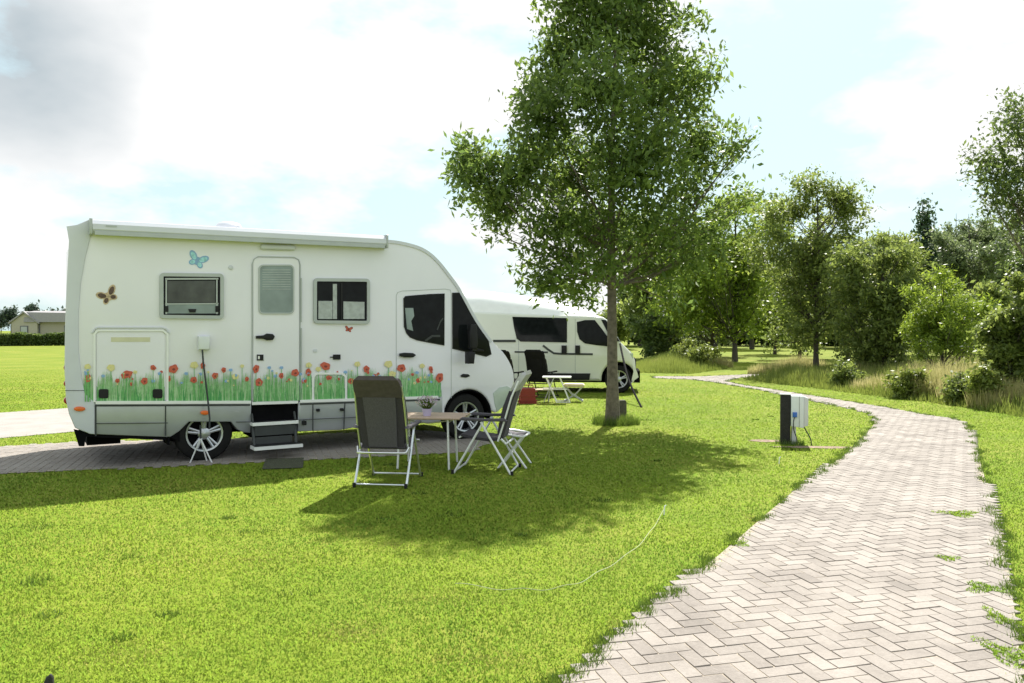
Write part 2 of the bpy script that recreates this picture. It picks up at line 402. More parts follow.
# ------------------------------------------------------------------ ground
def flat(name, pts, z, m, kind='structure'):
    b = MB(); t = tessellate_polygon([[Vector((p[0], p[1], 0)) for p in pts]])
    b.add([(p[0], p[1], z) for p in pts], [tuple(q) for q in t])
    o = b.build(name, m, smooth=False); 
    for pl in o.data.polygons:
        if pl.normal.z < 0: pl.flip()
    tag(o, kind=kind); return o
flat('lawn', [(-900,-60),(900,-60),(900,1500),(-900,1500)], 0, 'lawn')
lp = [(440,790),(510,733),(572,683),(610,641),(650,607),(690,578),(720,555),(765,516),(799,487),(824,469),(844,456),(862,440),(873,426),(876,419),(871,414.5),(852,409),(807,400),(757,389.7),(712,382),(690,379.5),(655,378.2)]
rp = [(652,376.4),(700,376.6),(750,374.5),(790,372.6),(860,370.5),(861,372),(800,373.9),(760,376),(735,378.5),(726,381.5),(742,385),(766,388.5),(832,399),(890,408.4),(923,414.6),(950,418.5),(964,422),(972,433),(985,479),(1000,530),(1010,575),(1018,640),(1022,683),(1036,800)]
PATH = [G(*p) for p in lp+rp]
PATHXY = [(p.x,p.y) for p in PATH]
# continue the path behind the camera's feet a little
flat('path', PATHXY, .007, 'joint_sand')
pad = [G(-60,482),(G(0,474)),(G(180,466)),G(350,458),G(470,452),G(500,437),G(430,431),G(330,434),G(240,439),G(75,442.5),G(0,447),G(-60,452)]
PADXY = [(p.x,p.y) for p in pad]; flat('parking_pad', PADXY, .007, 'joint_sand')
a0 = G(0,438.5); a1 = G(0,413); dv = Vector((.66,.75,0)).normalized()
ROADXY = [(p.x,p.y) for p in (a0-dv*9, a0+dv*13, a1+dv*12, a1-dv*9)]
flat('side_road', ROADXY, .006, 'concrete')

def bricks(name, poly, ang, herring, m, ymax, bl=.186, bw=.093, gap=.005, z=.0105):
    xs = [p[0] for p in poly]; ys = [p[1] for p in poly]
    x0, x1, y0, y1 = min(xs), max(xs), min(ys), min(max(ys), ymax)
    cx, cy = (x0+x1)/2, (y0+y1)/2; rad = math.hypot(x1-x0, y1-y0)/2+.5
    n = int(rad/bw)+2; c = []
    if herring:
        # herringbone: cell (i,j); horizontal brick when (i-j)%4 in (0,1), vertical when in (2,3)
        I, J = np.meshgrid(np.arange(-n, n), np.arange(-n, n), indexing='ij'); I = I.ravel(); J = J.ravel()
        k = (I-J) % 4
        h = k == 0; v = k == 3   # horizontal covers (i,j),(i+1,j); vertical covers (i,j),(i,j+1)
        hc = np.stack([(I[h]+1)*bw, (J[h]+.5)*bw, np.zeros(h.sum())], 1)
        vc = np.stack([(I[v]+.5)*bw, (J[v]+1)*bw, np.ones(v.sum())], 1)
        c = np.concatenate([hc, vc])
    else:
        I, J = np.meshgrid(np.arange(-n//2, n//2), np.arange(-n, n), indexing='ij'); I = I.ravel(); J = J.ravel()
        c = np.stack([(I+.5*(J%2))*bl, J*bw, np.zeros(len(I))], 1)
    ca, sa = math.cos(ang), math.sin(ang)
    X = cx + c[:,0]*ca - c[:,1]*sa; Y = cy + c[:,0]*sa + c[:,1]*ca
    ok = inpoly(X, Y, poly) & (Y < ymax)
    X, Y, o = X[ok], Y[ok], c[ok,2]; m_ = len(X)
    th = ang + o*math.pi/2 + rng.normal(0, .012, m_); ct, st = np.cos(th), np.sin(th)
    hl = bl/2-gap/2+rng.normal(0,.0008,m_); hw = bw/2-gap/2+rng.normal(0,.0008,m_); zz = z+rng.normal(0,.0010,m_)
    tx = rng.normal(0,.006,m_); ty = rng.normal(0,.006,m_)
    V = np.zeros((m_, 8, 3))
    for q, (sx, sy) in enumerate(((-1,-1),(1,-1),(1,1),(-1,1))):
        for lay, (ins, dz) in enumerate(((0,-.008),(.002,0))):
            lx = sx*(hl-ins); ly = sy*(hw-ins)
            V[:, lay*4+q, 0] = X+lx*ct-ly*st; V[:, lay*4+q, 1] = Y+lx*st+ly*ct
            V[:, lay*4+q, 2] = zz+dz+(lx*tx+ly*ty if lay else 0)
    base = (np.arange(m_)*8)[:,None,None]
    fc = np.array([(4,5,6,7),(0,1,5,4),(1,2,6,5),(2,3,7,6),(3,0,4,7)])[None]
    o = fastmesh(name, V.reshape(-1,3), (base+fc).reshape(-1,4), m); tag(o, kind='structure'); return o
bricks('path_paving', PATHXY, R(15), True, 'brick', 34)
bricks('parking_paving', PADXY, R(18+90), False, 'brick2', 40)

# bare soil around the socket post
def blob(name, c, rx, ry, rot, z, m, n=22, seed=1):
    rr = random.Random(seed); pts = []
    for i in range(n):
        a = 2*math.pi*i/n; k = 1+rr.uniform(-.22,.22); x = rx*k*math.cos(a); y = ry*k*math.sin(a)
        pts.append((c[0]+x*math.cos(rot)-y*math.sin(rot), c[1]+x*math.sin(rot)+y*math.cos(rot)))
    o = flat(name, pts, z, m); return o, pts
c1 = G(820,447.5); SOILS = []
o_, s1 = blob('bare_soil', (c1.x,c1.y), .62, .10, R(-4), .005, 'soil'); SOILS.append(s1)
c2 = G(768,441); o_, s2 = blob('bare_soil', (c2.x,c2.y), .30, .12, 0, .005, 'soil', seed=4); SOILS.append(s2)

# ------------------------------------------------------------------ grass
def blades(name, X, Y, h, w, m, lean=.5, kind='stuff', z0=0.0, label=None, cat=None):
    n_ = len(X); a = rng.uniform(0, 2*math.pi, n_); la = rng.uniform(0, 2*math.pi, n_); ll = rng.uniform(0, lean, n_)*h
    V = np.zeros((n_, 3, 3)); cx = np.cos(a)*w/2; sy = np.sin(a)*w/2
    V[:,0,0] = X-cx; V[:,0,1] = Y-sy; V[:,1,0] = X+cx; V[:,1,1] = Y+sy; V[:,:2,2] = z0
    V[:,2,0] = X+np.cos(la)*ll; V[:,2,1] = Y+np.sin(la)*ll; V[:,2,2] = z0+h
    o = fastmesh(name, V.reshape(-1,3), np.arange(n_*3).reshape(-1,3), m, k=3)
    return tag(o, label, cat, kind=kind)
def on_lawn(X, Y, soft=.0):
    ok = np.ones(len(X), bool)
    for pl in (PATHXY, PADXY, ROADXY):
        ok &= ~(inpoly(X, Y, pl) & (edgedist(X, Y, pl) > soft*rng.random(len(X))**2))
    for pl in SOILS: ok &= ~(inpoly(X, Y, pl) & (rng.random(len(X)) < .9))
    return ok
NB = 760000
D = np.exp(rng.uniform(math.log(2.9), math.log(34), NB)); X = rng.uniform(-1, 1, NB)*(.70*D+.8); Y = D
ok = on_lawn(X, Y, .10); X, Y = X[ok], Y[ok]
cl = .5+.5*np.sin(X*3.1+np.sin(Y*2.3)*1.7)*np.sin(Y*2.7+np.sin(X*1.9)*2.1)
hh = (.006+.010*rng.random(len(X)) + .009*cl*rng.random(len(X)))*np.clip((34-Y)/14, .15, 1); ww = (.0030+.0009*Y)*rng.uniform(.7,1.3,len(X))
blades('grass', X, Y, hh, ww, 'blade', 1.1, label='short bright green lawn grass between path and motorhome', cat='grass')
# darker clumps and dry spots in the lawn
tx_, ty_, th_ = [], [], []
for i in range(60):
    D_ = math.exp(rng.uniform(math.log(3.3), math.log(16))); x_ = rng.uniform(-1, 1)*.68*D_; k = int(rng.integers(25, 90)); rr3 = rng.uniform(.03, .10)
    a = rng.uniform(0, 2*math.pi, k); q = np.sqrt(rng.random(k))*rr3; tx_.append(x_+q*np.cos(a)*1.5); ty_.append(D_+q*np.sin(a)); th_.append(rng.uniform(.015,.036,k))
tx_ = np.concatenate(tx_); ty_ = np.concatenate(ty_); th_ = np.concatenate(th_); ok = on_lawn(tx_, ty_)
blades('coarse_grass', tx_[ok], ty_[ok], th_[ok], np.full(ok.sum(), .007), 'edgeblade', 1.0, label='scattered darker coarse grass clumps in the lawn', cat='grass')
M['straw'] = leafmat('straw_blade', [(.34,.37,.08),(.44,.42,.12),(.50,.43,.17)], .1, up=.9, spec=.05, rough=.9)
tx_, ty_ = [], []
for (px, py, rx_, ry_, k) in [(350,632,.22,.16,700),(440,600,.5,.25,700),(250,560,.7,.3,900),(600,560,.3,.3,500),(120,655,.3,.2,500),(480,660,.25,.15,500),(700,590,.05,.5,900),(620,640,.05,.4,700),(760,525,.06,.5,800),(390,545,.3,.12,350)]:
    g_ = G(px, py); a = rng.uniform(0, 2*math.pi, k); q = rng.random(k)**.8; tx_.append(g_.x+rx_*q*np.cos(a)); ty_.append(g_.y+ry_*q*np.sin(a))
tx_ = np.concatenate(tx_); ty_ = np.concatenate(ty_); ok = on_lawn(tx_, ty_)
blades('dry_lawn_grass', tx_[ok], ty_[ok], rng.uniform(.008,.018,ok.sum()), rng.uniform(.003,.006,ok.sum()), 'straw', 1.2, label='straw yellow dried blades in worn spots of the near lawn', cat='grass')
# ragged tufts along the path edge
ex, ey = [], []
for i in range(len(PATHXY)):
    a = Vector(PATHXY[i]); b = Vector(PATHXY[(i+1)%len(PATHXY)])
    if a.y < 2 or b.y < 2 or a.y > 30: continue
    d = (b-a); Ln = d.length
    k = int(Ln*900/(max(a.y,4)/4))
    if k < 1: continue
    t = rng.random(k); nn = Vector((-d.y, d.x)).normalized()
    s_ = a.x+d.x*t; u_ = a.y+d.y*t
    wob = .035*np.sin(s_*9+u_*7)+.02*np.sin(s_*23-u_*17)
    of = rng.normal(0, .028, k)+wob
    keep = (np.sin(s_*5.3+u_*6.1)+np.sin(s_*13.7-u_*9.3)) > -.5
    ex.append((s_+nn.x*of)[keep]); ey.append((u_+nn.y*of)[keep])
ex = np.concatenate(ex); ey = np.concatenate(ey)
blades('edge_grass', ex, ey, rng.uniform(.02,.05,len(ex)), rng.uniform(.004,.008,len(ex))*(1+ey*.06), 'edgeblade', .9, label='ragged darker grass fringe along both path edges', cat='grass')

for i, (px, py, rx_, ry_) in enumerate([(958,515,.22,.16),(948,560,.10,.10),(1004,655,.12,.22),(985,590,.16,.14),(1000,620,.08,.2),(735,545,.16,.10),(660,590,.06,.12)]):
    g_ = G(px, py); k = int(9000*rx_*ry_*3.1); a = rng.uniform(0, 2*math.pi, k); q = np.sqrt(rng.random(k))*(.7+.3*np.sin(a*3+i))
    blades('weed_patch', g_.x+rx_*q*np.cos(a), g_.y+ry_*q*np.sin(a), rng.uniform(.005,.014,k), np.full(k,.007), 'blade', 1.2, label= ['weed patch at the right path edge, largest one','small weed patch inside the right half of the path','weeds on the path at the lower right corner','weeds at right path edge above the lower corner','thin weed strip at the right path edge','weeds at the left path edge midway','weeds at the left path edge lower down'][i], cat='weeds', z0=.012)
def tuft(cx, cy, r, n_, h, w=.006):
    a = rng.uniform(0, 2*math.pi, n_); q = r*np.sqrt(rng.random(n_)); return cx+q*np.cos(a), cy+q*np.sin(a), rng.uniform(.4,1,n_)*h, np.full(n_, w)

# ------------------------------------------------------------------ trees
def crown_leaves(cl, nleaf, size, r_, droop=.25, spray=10, aspect=.42, outer=.5):
    """cl: array of clumps (x,y,z,rx,ry,rz,weight) -> rhomb leaves grouped on sprays"""
    cl = np.array(cl, float); w = cl[:,6]*cl[:,3]*cl[:,4]*cl[:,5]; w = cl[:,6]*(cl[:,3]*cl[:,4]*cl[:,5])**.72; w /= w.sum()
    ns = max(1, nleaf//spray); k = r_.choice(len(cl), ns, p=w)
    d = r_.normal(size=(ns,3)); d /= np.linalg.norm(d, axis=1)[:,None]
    rad = r_.random(ns)**outer; 
    rad *= r_.uniform(.82,1.22, ns)
    c = cl[k,:3]+d*rad[:,None]*cl[k,3:6]
    sd_ = d*.8+r_.normal(size=(ns,3))*.7; sd_[:,2] -= droop; sd_ /= np.linalg.norm(sd_, axis=1)[:,None]
    # leaves along each spray
    t = np.linspace(-1.6, 1.6, spray)[None,:]*size; 
    C = c[:,None,:]+sd_[:,None,:]*t[:,:,None]+r_.normal(size=(ns,spray,3))*size*.45
    C = C.reshape(-1,3); n_ = len(C); sdr = np.repeat(sd_, spray, 0)
    a = sdr*.6+r_.normal(size=(n_,3))*.8; a /= np.linalg.norm(a, axis=1)[:,None]
    b = np.cross(a, r_.normal(size=(n_,3))+np.array([0,0,1.2])); b /= (np.linalg.norm(b, axis=1)[:,None]+1e-9)
    s_ = size*(.5+.9*r_.random(n_)**1.4)[:,None]
    V = np.stack([C-a*s_*.5, C+b*s_*aspect*.5-a*s_*.05, C+a*s_*.5, C-b*s_*aspect*.5-a*s_*.05], 1)
    return V.reshape(-1,3), np.arange(n_*4).reshape(-1,4), c
def tree(name, label, base, top, tr, clumps, nleaf, size, leaf='leaf_mid', bark='bark', seed=1, cat='tree', group=None, fork=.3, lean=(0,0), twigs=60, droop=.25, spray=10, outer=.5, aspect=.42, limb_r=.35):
    """clumps in coordinates relative to base"""
    r_ = np.random.default_rng(seed); rr = random.Random(seed)
    root = empty(name, base, 0, label, cat, group)
    mb = MB(); n_ = 10; pts = []; rad = []
    for i in range(n_+1):
        t = i/n_; z = top*t
        pts.append((lean[0]*t*t+math.sin(t*5+seed)*.02*top*t*.4, lean[1]*t*t+math.cos(t*4+seed)*.02*top*t*.3, z))
        rad.append(max(tr*(1-t)**.8, tr*.06)*(1+.35*math.exp(-t*top/.18)))
    mb.tube(pts, rad, 12); tp = [Vector(p) for p in pts]
    def at(z):
        q = min(max(z/top, 0), .999)*n_; i = int(q); return tp[i].lerp(tp[i+1], q-i)
    for c in clumps:
        c0 = Vector(c[:3]); dist = math.hypot(c0.x-at(c0.z).x, c0.y-at(c0.z).y)
        zs = max(fork*top*rr.uniform(.85,1.25), c0.z - dist*1.25 - c[5]*.3); zs = min(zs, top*.93)
        s0 = at(zs); mid = s0.lerp(c0, .5)+Vector((rr.uniform(-.1,.1), rr.uniform(-.1,.1), -.1*dist))
        r0 = tr*limb_r*(1-zs/top)**.5+tr*.06
        pl = smoothpoly([s0, s0.lerp(mid,.5)+Vector((0,0,.02)), mid, c0], 3)
        mb.tube(pl, [r0*(1-.8*i/(len(pl)-1)) for i in range(len(pl))], 6, cap=False)
        for k in range(max(2, int(twigs/len(clumps)))):
            f = rr.uniform(.3, 1); p0 = pl[int(f*(len(pl)-1))]
            d = Vector((rr.gauss(0,1), rr.gauss(0,1), rr.gauss(.35,1))).normalized()
            e_ = Vector((c0.x+d.x*c[3]*.85, c0.y+d.y*c[4]*.85, c0.z+d.z*c[5]*.85))
            m_ = p0.lerp(e_, .5)+Vector((0,0,.06*c[5]))
            mb.tube([p0, m_, e_], [r0*.13, r0*.09, r0*.04], 4, cap=False)
    mb.build('trunk', bark, root)
    V, Fq, _ = crown_leaves(clumps, nleaf, size, r_, droop, spray, aspect, outer)
    V[:,2] = np.maximum(V[:,2], .03)
    fastmesh('crown', V, Fq, leaf, root)
    return root
def pxclump(base, px, py, rpx, rpy, D, dy=0, w=1, ry=None):
    p = P(px, py, D+dy); s_ = F/(D+dy)
    return (p.x-base.x, p.y-base.y, p.z, rpx/s_, (ry if ry else rpx/s_), rpy/s_, w)

# the big ash in front of the white van
B = G(612.5, 424); D0 = B.y
cl = []
for (px,py,rx,ry,dy,w) in [(478,175,32,34,-.3,1),(463,160,18,22,0,.7),(500,205,34,26,.2,.8),(520,172,30,28,-.5,.8),(495,232,16,12,0,.3),
        (545,120,38,46,-.6,1),(565,60,34,44,.3,1),(600,20,44,40,0,1),(645,35,42,45,.6,1),(600,90,48,48,-1.2,.85),(655,100,46,48,.8,.85),(685,85,30,38,-.3,.7),
        (700,145,36,34,.4,.8),(735,150,22,20,0,.30),(752,135,16,14,0,.16),(738,196,20,20,.3,.22),(640,160,55,44,-.9,1),(575,175,48,40,.9,1),(560,225,40,26,-.4,.8),(600,232,45,30,1.1,.8),
        (650,225,48,34,-.5,.55),(690,205,38,36,.5,.4),(560,262,34,20,.2,.5),(600,268,36,22,-.8,.5),(648,270,42,26,.5,.6),(545,285,30,16,0,.5),(690,255,38,28,0,.3),(530,262,20,16,.2,.35),(575,290,34,18,.9,.5),(665,235,50,34,1.0,.3),(715,235,34,28,.2,.22),(745,205,22,26,.3,.14),
        (600,-30,46,34,0,1),(650,-25,40,34,.4,.8),(620,-52,34,30,0,.5),(560,-10,30,34,-.3,.6),(690,20,22,30,.2,.2),(712,70,20,26,0,.25),(670,300,24,14,.3,.18),(540,90,24,34,.2,.5),(526,150,24,30,.3,.5)]:
    cl.append(pxclump(B, px, py, rx, ry, D0, dy, w))
tree('ash_tree', 'tall leafy ash tree with straight grey trunk on the lawn beside the path', B, 7.6, .10, cl, 54000, .125, 'leaf_ash', 'bark', seed=3, fork=.34, twigs=170, limb_r=.34, droop=.35)
X, Y, h_, w_ = tuft(B.x+.02, B.y, .36, 1500, .20, .008); X2, Y2, h2, w2 = tuft(B.x+.25, B.y-.02, .22, 600, .16, .008)
o = blades('tall_grass_tuft', np.concatenate([X,X2]), np.concatenate([Y,Y2]), np.concatenate([h_,h2]), np.concatenate([w_,w2]), 'edgeblade', .7, label='long dark grass left unmown round the ash trunk foot', cat='grass')
# stake
b = MB(); q = G(622.5, 421); b.prism([(-.065,0),(.065,0),(.065,.34),(.045,.37),(-.045,.37),(-.065,.34)], -.06, .06, 0, .012)
tag(b.build('wooden_stake', 'wood', loc=q), 'short weathered wooden stake standing right beside the ash trunk', 'stake')

# --------- other trees and shrubs, all clumps auto generated
def auto(cx, cy, w, h, zc, n_, r_, cone=0, rs=.38):
    out = []
    for i in range(n_):
        d = r_.normal(size=3); d /= np.linalg.norm(d); q = r_.random()**.45*.86; rs_ = rs*(1.25-.5*q)
        z = zc+d[2]*q*h/2; k = 1
        if cone: k = max(.15, 1.15-1.1*(z-(zc-h/2))/h)
        s_ = rs_*r_.uniform(.6,1.25)
        out.append((cx+d[0]*q*w/2*k, cy+d[1]*q*w/2*k, z, w/2*s_*max(k,.3), w/2*s_*max(k,.3), min(w,h)/2*s_*.85, r_.uniform(.5,1.1)))
    return out
def shrub(name, label, px, pbase, ptop, wpx, nleaf, size, leaf, seed, D=None, cat='tree', group=None, low=.0, n=16, bark='bark_dk', tr=None, cone=0, fork=.12, spray=10, outer=.5, rs=.30, aspect=.5, extra=()):
    if D is not None and ptop < 300 and wpx > 40: ptop -= 9
    if D is None or D < 60: n = int(n*1.8); rs = rs*.92
    if D is None: b_ = G(px, pbase)
    else: b_ = P(px, 330, D); b_.z = 0
    Dd = b_.y; top = P(px, ptop, Dd).z; w = wpx*Dd/F; r_ = np.random.default_rng(seed)
    h = top*(1-low); c = auto(0, 0, w, h, low*top+h/2, n, r_, cone, rs)
    for (ex_, ey_, erx, ery, ew) in extra: c.append(pxclump(b_, ex_, ey_, erx, ery, Dd, 0, ew))
    return tree(name, label, b_, top*.93, tr or max(.05, top*.014), c, nleaf, size, leaf, bark, seed, cat, group, fork=fork, twigs=n*4, spray=spray, outer=outer, aspect=aspect)
shrub('young_oak', 'slender tree with open crown and single bare trunk among dry grass', 816, 373, 166, 118, 26000, .15, 'leaf_mid', 11, low=.20, n=26, tr=.10, fork=.2, rs=.26, outer=.6,
      extra=[(795,300,30,24,.8),(838,296,32,24,.8),(815,270,40,26,.7),(812,190,28,22,1),(845,200,24,22,.8),(775,215,24,24,.8),(865,215,14,12,.4),(800,330,34,22,.9),(840,322,34,22,.9),(760,250,26,26,.8),(772,340,14,20,.5)])
shrub('bright_tree', 'yellow green leafy tree just right of the ash trunk', 735, 357, 188, 130, 30000, .20, 'leaf_bright', 12, low=.07, n=26, D=40, group=None, extra=[(700,290,30,30,.8),(735,262,34,30,1),(690,250,26,26,.6),(745,300,30,26,.8),(690,315,34,22,1),(682,270,26,30,1.2),(708,235,26,24,1),(740,322,30,18,.8),(665,300,22,22,.6)])
shrub('broadleaf_tree', 'mid green tree seen close behind the ash trunk above the van nose', 668, 352, 225, 105, 22000, .22, 'leaf_mid', 13, low=.02, n=22, D=46)
shrub('dark_bush', 'almost black low bush behind the nose of the white van', 652, 350, 308, 62, 6000, .2, 'leaf_dark', 14, D=42, cat='bush', n=12)
shrub('large_shrub', 'big dense dark shrub right of the slender tree, reaching the ground', 882, 379, 236, 98, 26000, .14, 'leaf_mid', 15, n=26, low=0, cat='bush', tr=.12, extra=[(850,265,26,24,.8),(905,262,22,22,.7),(870,350,34,20,.9)])
shrub('light_shrub', 'light green feathery young tree with arching sprays in front of the conifer', 942, 388, 262, 92, 17000, .12, 'leaf_bright', 16, n=24, low=.0, tr=.06, outer=.6, spray=14, aspect=.3)
shrub('edge_shrub', 'pale green shrub leaning in from the right picture edge above tall grass', 1016, 404, 255, 84, 18000, .11, 'leaf_mid', 17, n=22, cat='bush', tr=.06)
shrub('conifer', 'dark pointed conifer rising above the other trees behind', 922, 352, 200, 84, 24000, .28, 'leaf_con', 18, D=50, n=44, cone=1, tr=.16, rs=.5)
shrub('far_birch', 'rounded grey green tree directly right of the pointed conifer', 956, 352, 212, 74, 17000, .26, 'leaf_far', 19, D=55, n=16)
shrub('far_willow', 'tall pale tree far behind between light shrub and right edge', 990, 352, 203, 84, 20000, .26, 'leaf_far', 20, D=54, n=18)
shrub('far_poplar', 'far tree showing at right edge under the overhanging dark crown', 1030, 352, 203, 84, 18000, .26, 'leaf_far', 21, D=52, n=18)
shrub('far_maple', 'mid green tree left of the conifer, half hidden by dark shrub', 888, 352, 226, 72, 15000, .26, 'leaf_mid', 22, D=48, n=18)
for (px, tp_, wp, D_, lf, lb) in [(800,244,96,44,'leaf_mid','loose green tree filling the belt left of the slender bare trunk'),(848,240,92,42,'leaf_far','pale green tree directly behind and right of the slender bare trunk'),
        (775,262,80,52,'leaf_bright','sunlit tree far back between the yellow green tree and slender trunk'),(903,232,90,43,'leaf_mid','bushy tree between big shrub and conifer foot'),(975,285,80,34,'leaf_mid','leafy bush behind the light feathery tree'),(712,262,90,48,'leaf_far','pale tree behind left side of the yellow green tree'),(968,212,90,45,'leaf_far','tall rounded tree top at the far right between conifer and overhanging crown')]:
    shrub('hedgerow_tree', lb, px, 352, tp_, wp, 15000, .2, lf, 300+px, D=D_, n=18, low=.03, rs=.28, outer=.6)
# overhanging crown from a tree outside the right edge
bb = P(1062, 330, 15); bb.z = 0; cl = []
for (px,py,rx,ry,dy,w) in [(1000,180,30,30,0,1),(985,160,22,20,.3,.6),(1015,125,28,26,-.4,.9),(1020,215,30,26,.4,1),(1040,160,44,50,0,1),(1075,110,50,60,0,1),(1075,200,60,40,0,1),(1120,150,50,60,.5,1),(1080,250,60,30,.3,.8),(995,205,18,16,0,.4),(1012,100,16,12,0,.3)]:
    cl.append(pxclump(bb, px, py, rx, ry, 15, dy, w))
tree('overhanging_tree', 'dark leafy crown reaching in from the right picture edge against the sky', bb, 6.2, .12, cl, 26000, .10, 'leaf_dark', 'bark', seed=31, fork=.35, twigs=120)
# woodland edge: individual trees
spec = [(612,300,'slim dark tree showing between the two vehicles and the ash trunk'),(640,262,'woodland tree above the white van bonnet'),(690,275,'woodland tree behind the reddish grass mound'),
        (716,240,'woodland tree behind left half of the yellow green tree'),(752,246,'woodland tree behind right half of the yellow green tree'),(784,262,'woodland tree left of the slender tree trunk'),
        (812,252,'woodland tree directly behind the slender tree trunk'),(846,250,'woodland tree between slender trunk and dark shrub'),(872,262,'woodland tree behind the dark shrub'),(912,270,'woodland tree beneath the pointed conifer'),
        (946,262,'woodland tree behind the light feathery shrub'),(976,258,'woodland tree right of the light feathery shrub'),(1006,262,'woodland tree behind pale shrub at right edge')]
for i, (px, tp_, lb) in enumerate(spec):
    shrub('woodland_tree', lb, px, 350, tp_, 74, 7500, .46, ['leaf_mid','leaf_dark','leaf_far'][i%3], 50+i, D=66+4*((i*7)%4), n=16, group='dark trees along the far woodland edge', low=.06, tr=.17, fork=.1)
# dark understorey that closes the wood's foot: individual bushes
for i in range(13):
    px = 628+i*31
    shrub('undergrowth_bush', 'low dark undergrowth bush at the woodland foot', px, 350, 318+((i*5)%4)*2, 74, 6500, .45, 'leaf_dark', 90+i, D=80, cat='bush', n=8, group='undergrowth bushes at the woodland foot')

# far left: tree line, hedge, chalets
for i in range(7):
    px = 1+i*10; shrub('distant_tree', 'small hazy tree on the far left horizon behind the chalets', px, 332, [306,303,308,304,309,305,307][i], 12, 1100, 1.0, 'leaf_blue', 120+i, D=250, n=6, group='hazy trees on the left horizon', low=.1)
def hedge():
    a = G(-60,346.5); c = G(72,345.5); n_ = 15000; t = rng.random(n_)
    X = a.x+(c.x-a.x)*t; Y = a.y+(c.y-a.y)*t+rng.uniform(-.6,.6,n_); Z = rng.random(n_)**.8*(1.22+.10*np.sin(X*2)+.08*np.sin(X*5.3))
    C = np.stack([X,Y,Z],1); A = rng.normal(size=(n_,3)); A /= np.linalg.norm(A,axis=1)[:,None]; Bv = np.cross(A, rng.normal(size=(n_,3))); Bv /= np.linalg.norm(Bv,axis=1)[:,None]
    V = np.stack([C-A*.13, C+Bv*.07, C+A*.13, C-Bv*.07],1).reshape(-1,3)
    tag(fastmesh('hedge', V, np.arange(n_*4).reshape(-1,4), 'leaf_dark'), 'clipped dark green hedge in front of the beige chalets at far left', 'hedge')
hedge()
def chalet(px0, px1, D, label, gable=True):
    p0 = P(px0, 330, D); p1 = P(px1, 330, D); w = p1.x-p0.x
    root = empty('chalet', (p0.x, D, 0), R(4), label, 'chalet', 'beige mobile chalets')
    z1 = 2.55; zr = 3.75; gw = w*.42
    b = MB(); b.box((0,0,0), (w,4,z1)); b.build('wall', 'house_wall', root, False)
    b = MB(); b.prism([(-.0,0.02),(gw,0.02),(gw,z1),(gw/2,zr-.15),(0,z1)], -.35, -.01); b.build('gable', 'house_wall2', root, False)
    b = MB()
    b.add([(gw*.5,-.2,zr),(w+.3,-.2,zr-.1),(w+.3,-.5,z1),(gw*.5,-.5,z1),(gw*.5,2,zr+.2),(w+.3,2,zr+.2),(w+.3,4.4,z1),(gw*.5,4.4,z1)], [(0,1,2,3),(4,5,1,0),(4,7,6,5),(1,5,6,2),(0,3,7,4)])
    b.strip([(-.3,z1-.15),(gw/2,zr),(gw+.3,z1-.15)], .16, -.55, 1.5)
    b.build('roof', 'house_roof', root, False)
    for (x0, x1, yy) in ((gw*.35,gw*.65,-.36),(w*.84,w*.96,-.01)):
        b = MB(); b.box((x0,yy-.06,1.1),(x1,yy,2.1)); f = b.build('window', 'house_trim', root, False)
        b = MB(); b.box((x0+.09,yy-.08,1.2),(x1-.09,yy-.06,2.0)); b.build('pane', 'curtain', f, False)
    b = MB(); b.box((gw+.02,-.05,0.0),(gw+.16,-.003,z1)); b.build('corner_post', 'house_trim', root, False)
    return root
chalet(13, 72, 95, 'beige chalet with grey roof behind the hedge, just left of the motorhome')
chalet(-96, -27, 92, 'second beige chalet only showing its edge at the left picture border')

# bank of tall grass at right and mound
def px_region(poly, n_, D=None):
    pg = [G(*p) for p in poly]; pl = [(p.x,p.y) for p in pg]; xs = [p[0] for p in pl]; ys = [p[1] for p in pl]
    X = rng.uniform(min(xs), max(xs), n_); Y = rng.uniform(min(ys), max(ys), n_); ok = inpoly(X, Y, pl); return X[ok], Y[ok], pl
X, Y, pl = px_region([(742,379),(775,377),(820,371),(880,369),(960,372),(1060,372),(1060,424),(1000,414),(940,404),(880,397),(820,389),(775,384)], 110000)
e_ = np.minimum(edgedist(X, Y, pl), 1)
ph = .5+.5*np.sin(X*1.3+Y*.7)*np.sin(Y*1.1-X*.6)
h_ = (.14+.62*e_*(.35+.65*ph))*rng.uniform(.4,1,len(X))
blades('tall_grass', X, Y, h_, .016+.0005*Y, 'tall', .45, label='tall uncut dry grass bank along the right side of the path', cat='grass')
X, Y, pl = px_region([(630,366),(640,373),(690,374),(728,369),(722,361),(680,359),(645,360)], 40000)
h_ = (.12+.55*np.minimum(edgedist(X,Y,pl)/1.5,1))*rng.uniform(.4,1,len(X))
blades('grass_mound', X, Y, h_, np.full(len(X),.03), 'tall', .45, label='unmown grassy mound beyond the nose of the white van', cat='grass')
M['russet'] = leafmat('russet_leaf', [(.16,.10,.06),(.26,.17,.10),(.18,.18,.07)], .3)
shrub('russet_bush', 'low russet brown bush on the grassy mound', 695, 368, 338, 48, 5200, .13, 'tall', 141, cat='bush', n=12)
for i, (px,py,tp_,wp) in enumerate([(845,388,362,40),(905,398,366,36),(960,404,368,36),(985,408,360,30)]):
    shrub('bramble_bush', ['low brown green bramble below the slender tree','low bramble below the big dark shrub','low bramble under the light feathery shrub','low bramble nearest the right picture edge'][i], px, py, tp_, wp, 2600, .10, 'tall' if i%2 else 'leaf_mid', 150+i, cat='bush', n=9, group='low brambles in the tall grass bank')
M['dry'] = leafmat('dry_grass', [(.28,.30,.10),(.46,.42,.20),(.56,.47,.26),(.34,.28,.14)], .4, patch=.8)
cxs, cys, chs = [], [], []
